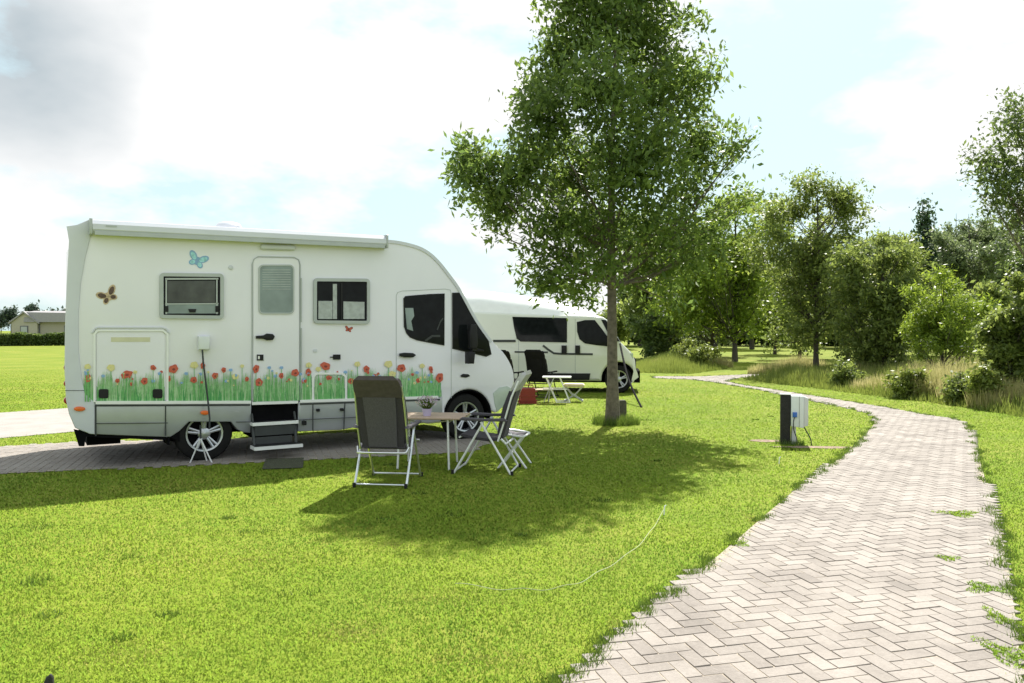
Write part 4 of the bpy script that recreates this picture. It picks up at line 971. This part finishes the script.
for (dx, dy) in ((-.11,0),(.15,.02),(.05,.12)):
    b = MB(); b.tube([(dx,dy,0), tuple(ap)] if dx < .1 or True else 0, .0085, 6); b.build('leg', 'whitemetal', tri_)
b = MB(); b.tube([tuple(ap),(.02,0,.46)], .012, 8); b.build('mast', 'cable', tri_)
# doormat
p = [G(262,470), G(303,468.5), G(304,458.5), G(266,459.5)]
b = MB(); c = sum(p, Vector())/4
b.add([(q.x-c.x,q.y-c.y,.013) for q in p]+[(q.x-c.x,q.y-c.y,.008) for q in p], [(0,1,2,3),(0,4,5,1),(1,5,6,2),(2,6,7,3),(3,7,4,0)])
tag(b.build('doormat', 'mat', loc=c), 'dark doormat lying on the ground below the entry step', 'mat')

# ------------------------------------------------------------------ white van
VO = G(618.5, 393.2); VT = R(-7)
VU = Vector((math.cos(VT), math.sin(VT), 0)); VV = Vector((-math.sin(VT), math.cos(VT), 0))
def VS(pts, v=0.0): return [SP(x, y, v, VO, VU, VV) for x, y in pts]
vn = empty('camper_van', VO, VT, 'white high roof camper van with black side windows parked behind the ash tree', 'van')
VW = 2.05
wc = SP(618.5, 381.5, 0, VO, VU, VV); rwx = -3.9
fa = arc((wc[0]-.0, .36), .43, -5, 185, 14)
prof = VS([(395,309),(478,311.5),(567,315),(590,315.5),(603,317)]) + VS([(609,321),(615,332),(621,342.5),(630,351.5),(635,360),(636.3,372),(634,382),(629,385.5)])
prof = [(-5.2,.42),(-5.25,1.0),(-5.2,prof[0][1]-.03)] + prof[0:] + fa[1:] + [(fa[-1][0]-.02,.30),(rwx+.46,.30)] + arc((rwx,.36), .42, -5, 185, 12) + [(-4.6,.38)]
b = MB(); b.prism(prof, 0, VW, 0, .07); b.build('body', 'vanwhite', vn)
# roof, lofted
b = MB(); st_ = [(-5.15,.42),(-4.6,.58),(-3.5,.60),(-2.4,.50),(-1.5,.38),(-.9,.22),(-.45,.03)]; vs = []; cs = [(0.01,-.05),(.04,.02),(.12,.32),(.25,.62),(.45,.85),(.75,.97),(VW/2,1),(VW-.75,.97),(VW-.45,.85),(VW-.25,.62),(VW-.12,.32),(VW-.04,.02),(VW-.01,-.05)]
zz = lambda u: prof[3][1]+(prof[7][1]-prof[3][1])*((u+5.2)/4.8)
for (u_, h_) in st_:
    for (v_, q) in cs: vs.append((u_, v_, zz(u_)-.02+q*h_))
k_ = len(cs); fs = []
for i in range(len(st_)-1):
    for j in range(k_-1): fs.append((i*k_+j, i*k_+j+1, (i+1)*k_+j+1, (i+1)*k_+j))
fs.append(tuple(range(k_))); b.add(vs, fs); b.build('high_roof', 'trim_white', vn, angle=60)
def c5(pts): return VS([(460+x/5.12, 280+y/5.12) for x, y in pts])
b = MB(); b.prism(c5([(268,188),(548,195),(548,320),(310,315),(290,300),(276,240)]), -.012, .0); b.build('side_window', 'glass', vn)
wv = c5([(598,215),(640,205),(690,205),(722,245),(757,292),(757,340),(700,334),(640,325),(612,303),(600,265)])
b = MB(); b.prism(wv, -.012, 0); b.build('cab_window', 'glass', vn)
b = MB(); b.prism(c5([(330,476),(668,478),(662,512),(330,512)]), -.03, 0, 0, .01); b.build('rubbing_strip', 'black', vn)
b = MB(); b.strip(c5([(425,335),(450,355),(480,375),(520,378),(680,380)]), .05, -.012, 0); b.strip(c5([(280,368),(450,370)]), .04, -.012, 0); b.strip(c5([(170,312),(285,312)]), .06, -.02, 0); b.build('swoosh_stripe', 'seam', vn)
for (x0, x1) in ((520,547),(590,615)):
    b = MB(); b.prism(c5([(x0,335),(x1,335),(x1,376),(x0,376)]), -.05, 0, 0, .012); b.build('door_handle', 'black', vn)
b = MB()
for x in (590, 300): b.strip(c5([(x,200),(x,520)]), .012, -.005, 0)
b.strip(c5([(757,345),(757,430)]), .012, -.005, 0); b.build('door_gap', 'frame_grey', vn)
# windscreen: thin slab over the slope
pts = [Vector(p) for p in VS([(607,320),(612.5,328),(621,342)])]
b = MB(); vs = []
for p_ in pts: vs += [(p_.x+.012,.05,p_.y+.012),(p_.x+.012,VW-.05,p_.y+.012)]
b.add(vs, [(0,1,3,2),(2,3,5,4)]); b.build('windscreen', 'glass', vn)
wsd = VS([(601,319.5),(606,320),(620,341.5),(612,341)])
b = MB(); b.prism(wsd, -.008, 0); b.build('quarter_window', 'glass', vn)
hl = SP(630,357,0,VO,VU,VV)
for v in (.02, VW-.32): b = MB(); b.box((hl[0]-.15,v-.01,hl[1]-.12),(hl[0]+.08,v+.3,hl[1]+.09)); b.build('headlight', 'lens', vn)
c = SP(612,338,-.15,VO,VU,VV); b = MB(); b.prism([(c[0]-.1,c[1]-.2),(c[0]+.1,c[1]-.2),(c[0]+.12,c[1]+.22),(c[0]-.1,c[1]+.22)], -.28, -.06, 0, .03); b.tube([(c[0],-.1,c[1]-.1),(c[0]+.05,.03,c[1]-.1)], .03, 6); b.build('wing_mirror', 'black', vn)
for x in (0, rwx):
    for (v, fl_) in ((.14,1),(VW-.14,-1)): wheel((x if x else wc[0], .35), v, vn, r=.35, flip=fl_)
b = MB(); b.box((-4.9,.3,.25),(wc[0]+.55,VW-.3,.55)); b.box((wc[0]-.45,.32,.3),(wc[0]+.45,VW-.32,.85)); b.box((rwx-.45,.32,.3),(rwx+.45,VW-.32,.85)); b.build('chassis', 'dark', vn)
# leaning pole
a_ = P(620,344,19.7); g_ = G(641.5,407.5)
b = MB(); m1 = a_.lerp(g_, .55)+Vector((-.06,0,-.05)); pl = smoothpoly([a_-g_, m1-g_, Vector((0,0,0))], 6); b.tube(pl, .024, 6); tag(b.build('leaning_pole', 'matte_black', loc=g_), 'thin black pole leaning from the van bonnet down to the grass', 'pole')

# ------------------------------------------------------------------ camping chairs and tables
def fat_panel(rows, w, th, mi=0, b=None, inset=0):
    """rows: (y,z) polyline; slab of width w across x"""
    b = b or MB(); rows = [Vector(r) for r in rows]; up = []; dn = []
    for i, p_ in enumerate(rows):
        t = (rows[min(i+1,len(rows)-1)]-rows[max(i-1,0)]).normalized(); nn = Vector((-t.y, t.x)); up.append(p_+nn*th/2); dn.append(p_-nn*th/2)
    poly = up+dn[::-1]; n_ = len(poly); ws = w if isinstance(w,(list,tuple)) else [w]*len(rows); ww_ = list(ws)+list(ws)[::-1]
    vs = [(-ww_[i]/2, p_.x, p_.y) for i, p_ in enumerate(poly)]+[(ww_[i]/2, p_.x, p_.y) for i, p_ in enumerate(poly)]
    k = len(rows); fs = [(i,(i+1)%n_,n_+(i+1)%n_,n_+i) for i in range(n_)]
    for i in range(k-1):
        fs.append((i, i+1, n_-2-i, n_-1-i)); fs.append((n_+i, n_+n_-1-i, n_+n_-2-i, n_+i+1))
    b.add(vs, fs, mi); return b
def make_chair(loc, rz, label, group, cush='olive', frame='alu'):
    t = empty('camping_chair', loc, rz, label, 'chair', group)
    w = .27
    back = [(-.18,.40),(-.22,.55),(-.27,.75),(-.33,.92),(-.40,1.05)]
    fat_panel(back, [.44,.46,.48,.48,.46], .022).build('backrest', 'fabric', t)
    fat_panel([(y-.018,z) for y, z in back[:4]], [.30,.31,.33,.34], .010).build('back_insert', 'fabric_lt', t)
    for s in (-1,1):
        b = MB(); b.tube([(s*.235,y+.022,z) for y, z in [(-.19,.44),(-.22,.55),(-.27,.75),(-.33,.92)]], [.02,.032,.034,.026], 8); b.build('side_bolster', 'fabric', t)
    fat_panel([(-.325,.935),(-.365,1.0),(-.415,1.075),(-.44,1.11),(-.43,1.13)], [.47,.49,.485,.45,.36], .06).build('headrest', cush, t)
    fat_panel([(-.19,.40),(-.08,.375),(.10,.395),(.26,.43),(.29,.41)], .46, .03).build('seat', 'fabric', t)
    for s in (-1, 1):
        x = s*w
        b = MB(); b.tube([(x,.03,.585),(x,-.30,.02),(x,-.32,.0)], .0125, 8); b.build('leg', frame, t)
        b = MB(); b.tube([(x*.97,.0,.585),(x*.97,.33,.02),(x*.97,.35,.0)], .0125, 8); b.build('leg', frame, t)
        b = MB(); b.prism([(-.27,.60),(-.24,.628),(.0,.622),(.24,.632),(.27,.612),(.24,.598),(0,.592),(-.24,.594)], 0, .055, 0, .008)
        o = b.build('armrest', 'fabric_lt', t); o.rotation_euler = (0,0,R(90)); o.location = (x+.027,0,0)
        b = MB(); b.tube([(x*.93,-.16,.37),(x*.95,-.24,.62),(x*.93,-.31,.86),(x*.9,-.39,1.04)], .011, 8); b.build('back_tube', frame, t)
        for yy in (-.32,.35):
            b = MB(); b.tube([(x,yy,0),(x,yy,.045)], .018, 8); b.build('foot_cap', 'black', t)
    b = MB(); b.tube(smoothpoly([(-w,-.20,.40),(-w+.02,-.24,.355),(-w+.06,-.25,.345),(w-.06,-.25,.345),(w-.02,-.24,.355),(w,-.20,.40)],4), .012, 8); b.build('cross_bar', frame, t)
    for yy, zz_ in ((-.30,.03),(.33,.03),(.27,.41)):
        b = MB(); b.tube([(-w,yy,zz_),(w,yy,zz_)], .0105, 8); b.build('cross_bar', frame, t)
    return t
chA = make_chair((-1.30, 8.30, .0), R(-7), 'dark grey mesh camping chair seen from behind, left of the table', 'dark mesh camping chairs by the motorhome')
chB = make_chair((-.27, 8.98, 0), R(80), 'side-on reclined camping chair with pale grey headrest, right of the table', 'dark mesh camping chairs by the motorhome', 'greycush', 'whitemetal')
fs = empty('footstool', (.03, 9.30, 0), R(80), 'white tubular folding footstool behind the reclined chair', 'stool')
b = MB(); b.tube(smoothpoly([(-.2,-.13,.37),(-.2,.11,.40),(0,.15,.40),(.2,.11,.40),(.2,-.13,.37),(0,-.15,.37),(-.2,-.13,.37)],4), .013, 8); b.build('seat_frame', 'whitemetal', fs)
fat_panel([(-.12,.372),(.0,.368),(.12,.395)], .36, .012).build('seat', 'fabric_lt', fs)
for sx in (-1,1):
    b = MB(); b.tube([(sx*.19,-.12,.37),(sx*.20,.16,0)], .012, 8); b.build('leg', 'whitemetal', fs)
    b = MB(); b.tube([(sx*.18,.10,.38),(sx*.18,-.17,0)], .012, 8); b.build('leg', 'whitemetal', fs)
b = MB(); b.tube([(-.19,.05,.14),(.19,.05,.14)], .016, 6); b.build('cross_bar', 'whitemetal', fs)
# table
tbl = empty('folding_table', (-.99, 9.30, 0), R(-6), 'small brown topped folding camping table between the two chairs', 'table')
b = MB(); b.prism([(-.46,.575),(.46,.575),(.46,.60),(-.46,.60)], -.30, .30, 0, .01); b.build('table_top', 'tabletop', tbl)
for sx in (-1,1):
    for sy in (-1,1):
        b = MB(); b.tube([(sx*.28,sy*.24,.575),(sx*.30,sy*.27,0)], .0125, 8); b.build('leg', 'whitemetal', tbl)
b = MB(); b.tube([(.285,-.25,.54),(.285,.25,.54)], .009, 6); b.tube([(.285,0,.54),(.0,0,.50),(-.285,0,.54)], .008, 6); b.tube([(-.285,-.25,.54),(-.285,.25,.54)], .009, 6); b.build('brace', 'whitemetal', tbl)
pt = P(427,416,9.2); pp = empty('potted_plant', (pt.x, 9.2, .60), 0, 'little lilac pot with wispy flowering plant on the brown table', 'plant')
b = MB(); b.lathe([(.001,.0),(.042,.0),(.052,.05),(.058,.085),(.052,.085),(.046,.07),(.001,.07)], (0,0,0), 'z', 20); b.build('pot', 'pot', pp)
n_ = 260; a = rng.uniform(0,2*math.pi,n_); rr2 = rng.random(n_)*.12+.01; V = np.zeros((n_,3,3)); hh = rng.uniform(.08,.18,n_)*(1.1-rr2*3)
V[:,0,0] = np.cos(a)*.02-.004; V[:,1,0] = np.cos(a)*.02+.004; V[:,0,1] = V[:,1,1] = np.sin(a)*.02; V[:,:2,2] = .07; V[:,2,0] = np.cos(a)*rr2; V[:,2,1] = np.sin(a)*rr2; V[:,2,2] = .07+hh
fastmesh('stems', V.reshape(-1,3), np.arange(n_*3).reshape(-1,3), 'edgeblade', pp, 3)
n_ = 240; a = rng.uniform(0,2*math.pi,n_); q = rng.random(n_)**.6*.13; C = np.stack([np.cos(a)*q, np.sin(a)*q, .12+rng.random(n_)*.12*(1.2-q*4)],1); A = rng.normal(size=(n_,3))*.007; Bv = rng.normal(size=(n_,3))*.006
fastmesh('flowers', np.stack([C-A,C+Bv,C+A,C-Bv],1).reshape(-1,3), np.arange(n_*4).reshape(-1,4), 'petal', pp)
# group at the white van
chC = make_chair((0,0,0), 0, 'tall black folding chair by the white van behind its white side table', 'black folding chairs beside the white van', 'matte_black', 'black')
for o in chC.children:
    if o.name.split('.')[0] in ('backrest','seat','side_bolster'): o.data.materials[0] = M['matte_black']
for o in chC.children:
    if o.name.startswith('back_insert') or o.name.startswith('armrest'): o.data.materials[0] = M['matte_black']
g_ = G(542,398); chC.location = (g_.x, g_.y+.2, 0); chC.rotation_euler = (0,0,R(-28)); chC.scale = (1,1,1)
chD = copy_tree(chC); chD.location = (P(508,330,18.6).x, 18.6, 0); tag(chD, 'black chair back peeking out just behind the motorhome nose')
def side_table():
    g0 = G(558,403); t = empty('side_table', (g0.x, g0.y+.15, 0), R(-4), 'white folding side table with crossed legs in front of the white van', 'table')
    b = MB(); b.prism([(-.33,.55),(.30,.55),(.30,.575),(-.33,.575)], -.2, .2, 0, .008); b.build('table_top', 'whitemetal', t)
    for sy in (-1,1):
        for sx in (-1,1):
            b = MB(); b.tube([(sx*.18,sy*.18,.55),(-sx*.10+.1,sy*.18,.01)] if sx > 0 else [(-.25,sy*.18,.55),(-.02,sy*.18,.01)], .013, 6)
            if sx > 0: b = MB(); b.tube([(.05,sy*.18,.55),(.27,sy*.18,.01)], .013, 6)
            b.build('leg', 'whitemetal', t)
        b = MB(); b.tube([(-.08,sy*.18,.55),(-.3,sy*.18,.02)], .011, 6); b.build('leg', 'frame_grey', t)
        b = MB(); b.tube([(-.32,sy*.18,.30),(.20,sy*.18,.30)], .012, 6); b.tube([(-.02,sy*.18,.02),(.27,sy*.18,.02)], .012, 6); b.build('brace', 'whitemetal', t)
    return t
side_table()
b = MB(); g0 = G(543,402); t = empty('low_bench', (P(540,330,17.6).x, 17.6, 0), 0, 'low pale board on short legs behind the red crate', 'bench')
b.prism([(-.42,.26),(.30,.26),(.30,.285),(-.42,.285)], -.12, .12, 0, .006); b.build('board', 'beige', t)
for x in (-.34,.22):
    b = MB(); b.tube([(x,-.08,.26),(x-.03,-.08,0)], .013, 6); b.tube([(x,.08,.26),(x-.03,.08,0)], .013, 6); b.build('leg', 'frame_grey', t)
# red crate
g0 = G(527.5,404); t = empty('red_crate', g0+Vector((0,.15,0)), R(5), 'red plastic crate with raised handle on grass beside motorhome nose', 'crate')
b = MB(); x0, x1, hz = .19, .15, .33
for (y0, y1) in ((-.15,-.13),(.13,.15)):
    b.prism([(-x0,0),(x0,0),(x1+.01,hz*.45),(x1,hz),(-x1,hz),(-x1-.01,hz*.45)], y0, y1)
b.box((-x0,-.13,0),(x0,.13,.02)); b.box((-x1-.01,-.13,.02),(-x1+.01,.13,hz)); b.box((x1-.01,-.13,.02),(x1+.01,.13,hz))
for k in range(3): b.box((-x0-.01,-.165,.06+k*.1),(x0+.01,-.15,.085+k*.1))
b.build('shell', 'red', t)
b = MB(); b.tube([(-.13,0,.3),(-.12,0,.40),(.12,0,.40),(.13,0,.3)], .014, 6); b.build('handle', 'red', t)
# stool
g0 = G(574.5,402); t = empty('padded_stool', g0+Vector((0,.18,0)), R(-6), 'low folding stool with beige padded top and grey legs by the van', 'stool')
b = MB(); b.prism([(-.23,.33),(.23,.33),(.235,.375),(.20,.40),(-.20,.40),(-.235,.375)], -.17, .17, 0, .02); b.build('seat', 'beige', t)
for s_ in (-1,1):
    b = MB(); b.tube([(-.19,s_*.13,.33),(-.05,s_*.13,.17),(.20,s_*.13,.01)], .014, 6); b.build('leg', 'frame_grey', t)
    b = MB(); b.tube([(.19,s_*.13,.33),(.05,s_*.13,.17),(-.20,s_*.13,.01)], .014, 6); b.build('leg', 'frame_grey', t)
b = MB(); b.tube([(-.2,-.13,.03),(-.2,.13,.03)], .012, 6); b.tube([(.2,-.13,.03),(.2,.13,.03)], .012, 6); b.build('cross_bars', 'frame_grey', t)

# ------------------------------------------------------------------ socket post
g0 = G(785.2,443.5); sp_ = empty('power_pedestal', g0, R(-14), 'black square post carrying a white electric hook-up box beside the path', 'hook-up post')
b = MB(); b.prism([(-.066,0),(.066,0),(.066,.69),(-.066,.69)], -.066, .066, 0, .006); b.build('post', 'postblack', sp_)
b = MB(); b.prism([(-.075,.692),(.075,.692),(.07,.706),(-.07,.706)], -.075, .075, 0, .004); b.build('post_cap', 'boxgrey', sp_)
b = MB(); b.prism([(.068,.255),(.235,.235),(.235,.67),(.225,.682),(.068,.682)], -.10, .14, 0, .008); bx_ = b.build('socket_box', 'boxwhite', sp_)
b = MB(); b.prism([(.237,.25),(.295,.27),(.295,.65),(.237,.675)], -.09, .13, 0, .006); b.build('box_door', 'boxgrey', bx_)
b = MB(); b.strip([(.175,.25),(.175,.675)], .004, -.1025, -.0995); b.build('lid_gap', 'seam', bx_)
b = MB(); b.prism([(.085,.385),(.145,.385),(.145,.455),(.085,.455)], -.135, -.10, 0, .01); b.build('plug_socket', 'blue', sp_)
b = MB(); b.tube(smoothpoly([(.11,-.14,.39),(.095,-.15,.33),(.10,-.13,.22),(.14,-.1,.10),(.15,-.1,.01)],5), .008, 6); b.tube(smoothpoly([(.24,-.05,.25),(.28,-.06,.18),(.33,-.07,.08),(.34,-.07,.0)],5), .008, 6); b.build('cable', 'cable', sp_)
b = MB(); b.prism([(.075,.0),(.145,.0),(.14,.25),(.085,.25)], -.04, .06, 0, .01); b.build('conduit', 'boxgrey', sp_)
X, Y, h_, w_ = tuft(g0.x+.06, g0.y-.03, .20, 500, .09, .007); blades('tall_grass_tuft', X, Y, h_, w_, 'edgeblade', .7, label='dark uncut grass tuft at the foot of the socket post', cat='grass')

# ------------------------------------------------------------------ cord, pegs, black tip
pts = [G(*p) for p in ((455,588),(497,593),(530,594),(560,592),(585,584),(606,572),(628,558),(645,542),(655,528),(664,513))]
b = MB(); c = pts[4]; sm = smoothpoly([p_-c+Vector((0,0,.030)) for p_ in pts], 5)
sm = [Vector((p_.x, p_.y, .028+.008*math.sin(i*.9))) for i, p_ in enumerate(sm)]
b.tube(sm, .0019, 6); tag(b.build('cord', 'rope', loc=c), 'thin pale cord snaking across the lawn towards the path', 'cord')
for (px, py, lb) in ((664,514,'small white peg at the end of the pale cord'),(779,463,'small white peg in the grass below the socket post')):
    g0 = G(px, py+1); b = MB(); b.tube([(0,0,0),(.005,0,.075),(.02,0,.085)], .006, 6); tag(b.build('tent_peg', 'whitemetal', loc=g0), lb, 'peg', 'white pegs in the lawn')
g0 = G(47,697); b = MB(); b.tube([(0,0,0),(.006,0,.045),(.014,0,.085),(.018,0,.10)], [.026,.024,.016,.004], 10)  # made-up stub standing in for an unclear black tip
tag(b.build('black_stub', 'postblack', loc=g0), 'small black pointed stub, made-up stand-in for an unclear tip, at the bottom left picture corner', 'stub')
S.cycles.use_denoising = True; S.cycles.max_bounces = 10; S.cycles.diffuse_bounces = 6; S.cycles.transmission_bounces = 6; S.cycles.transparent_max_bounces = 8
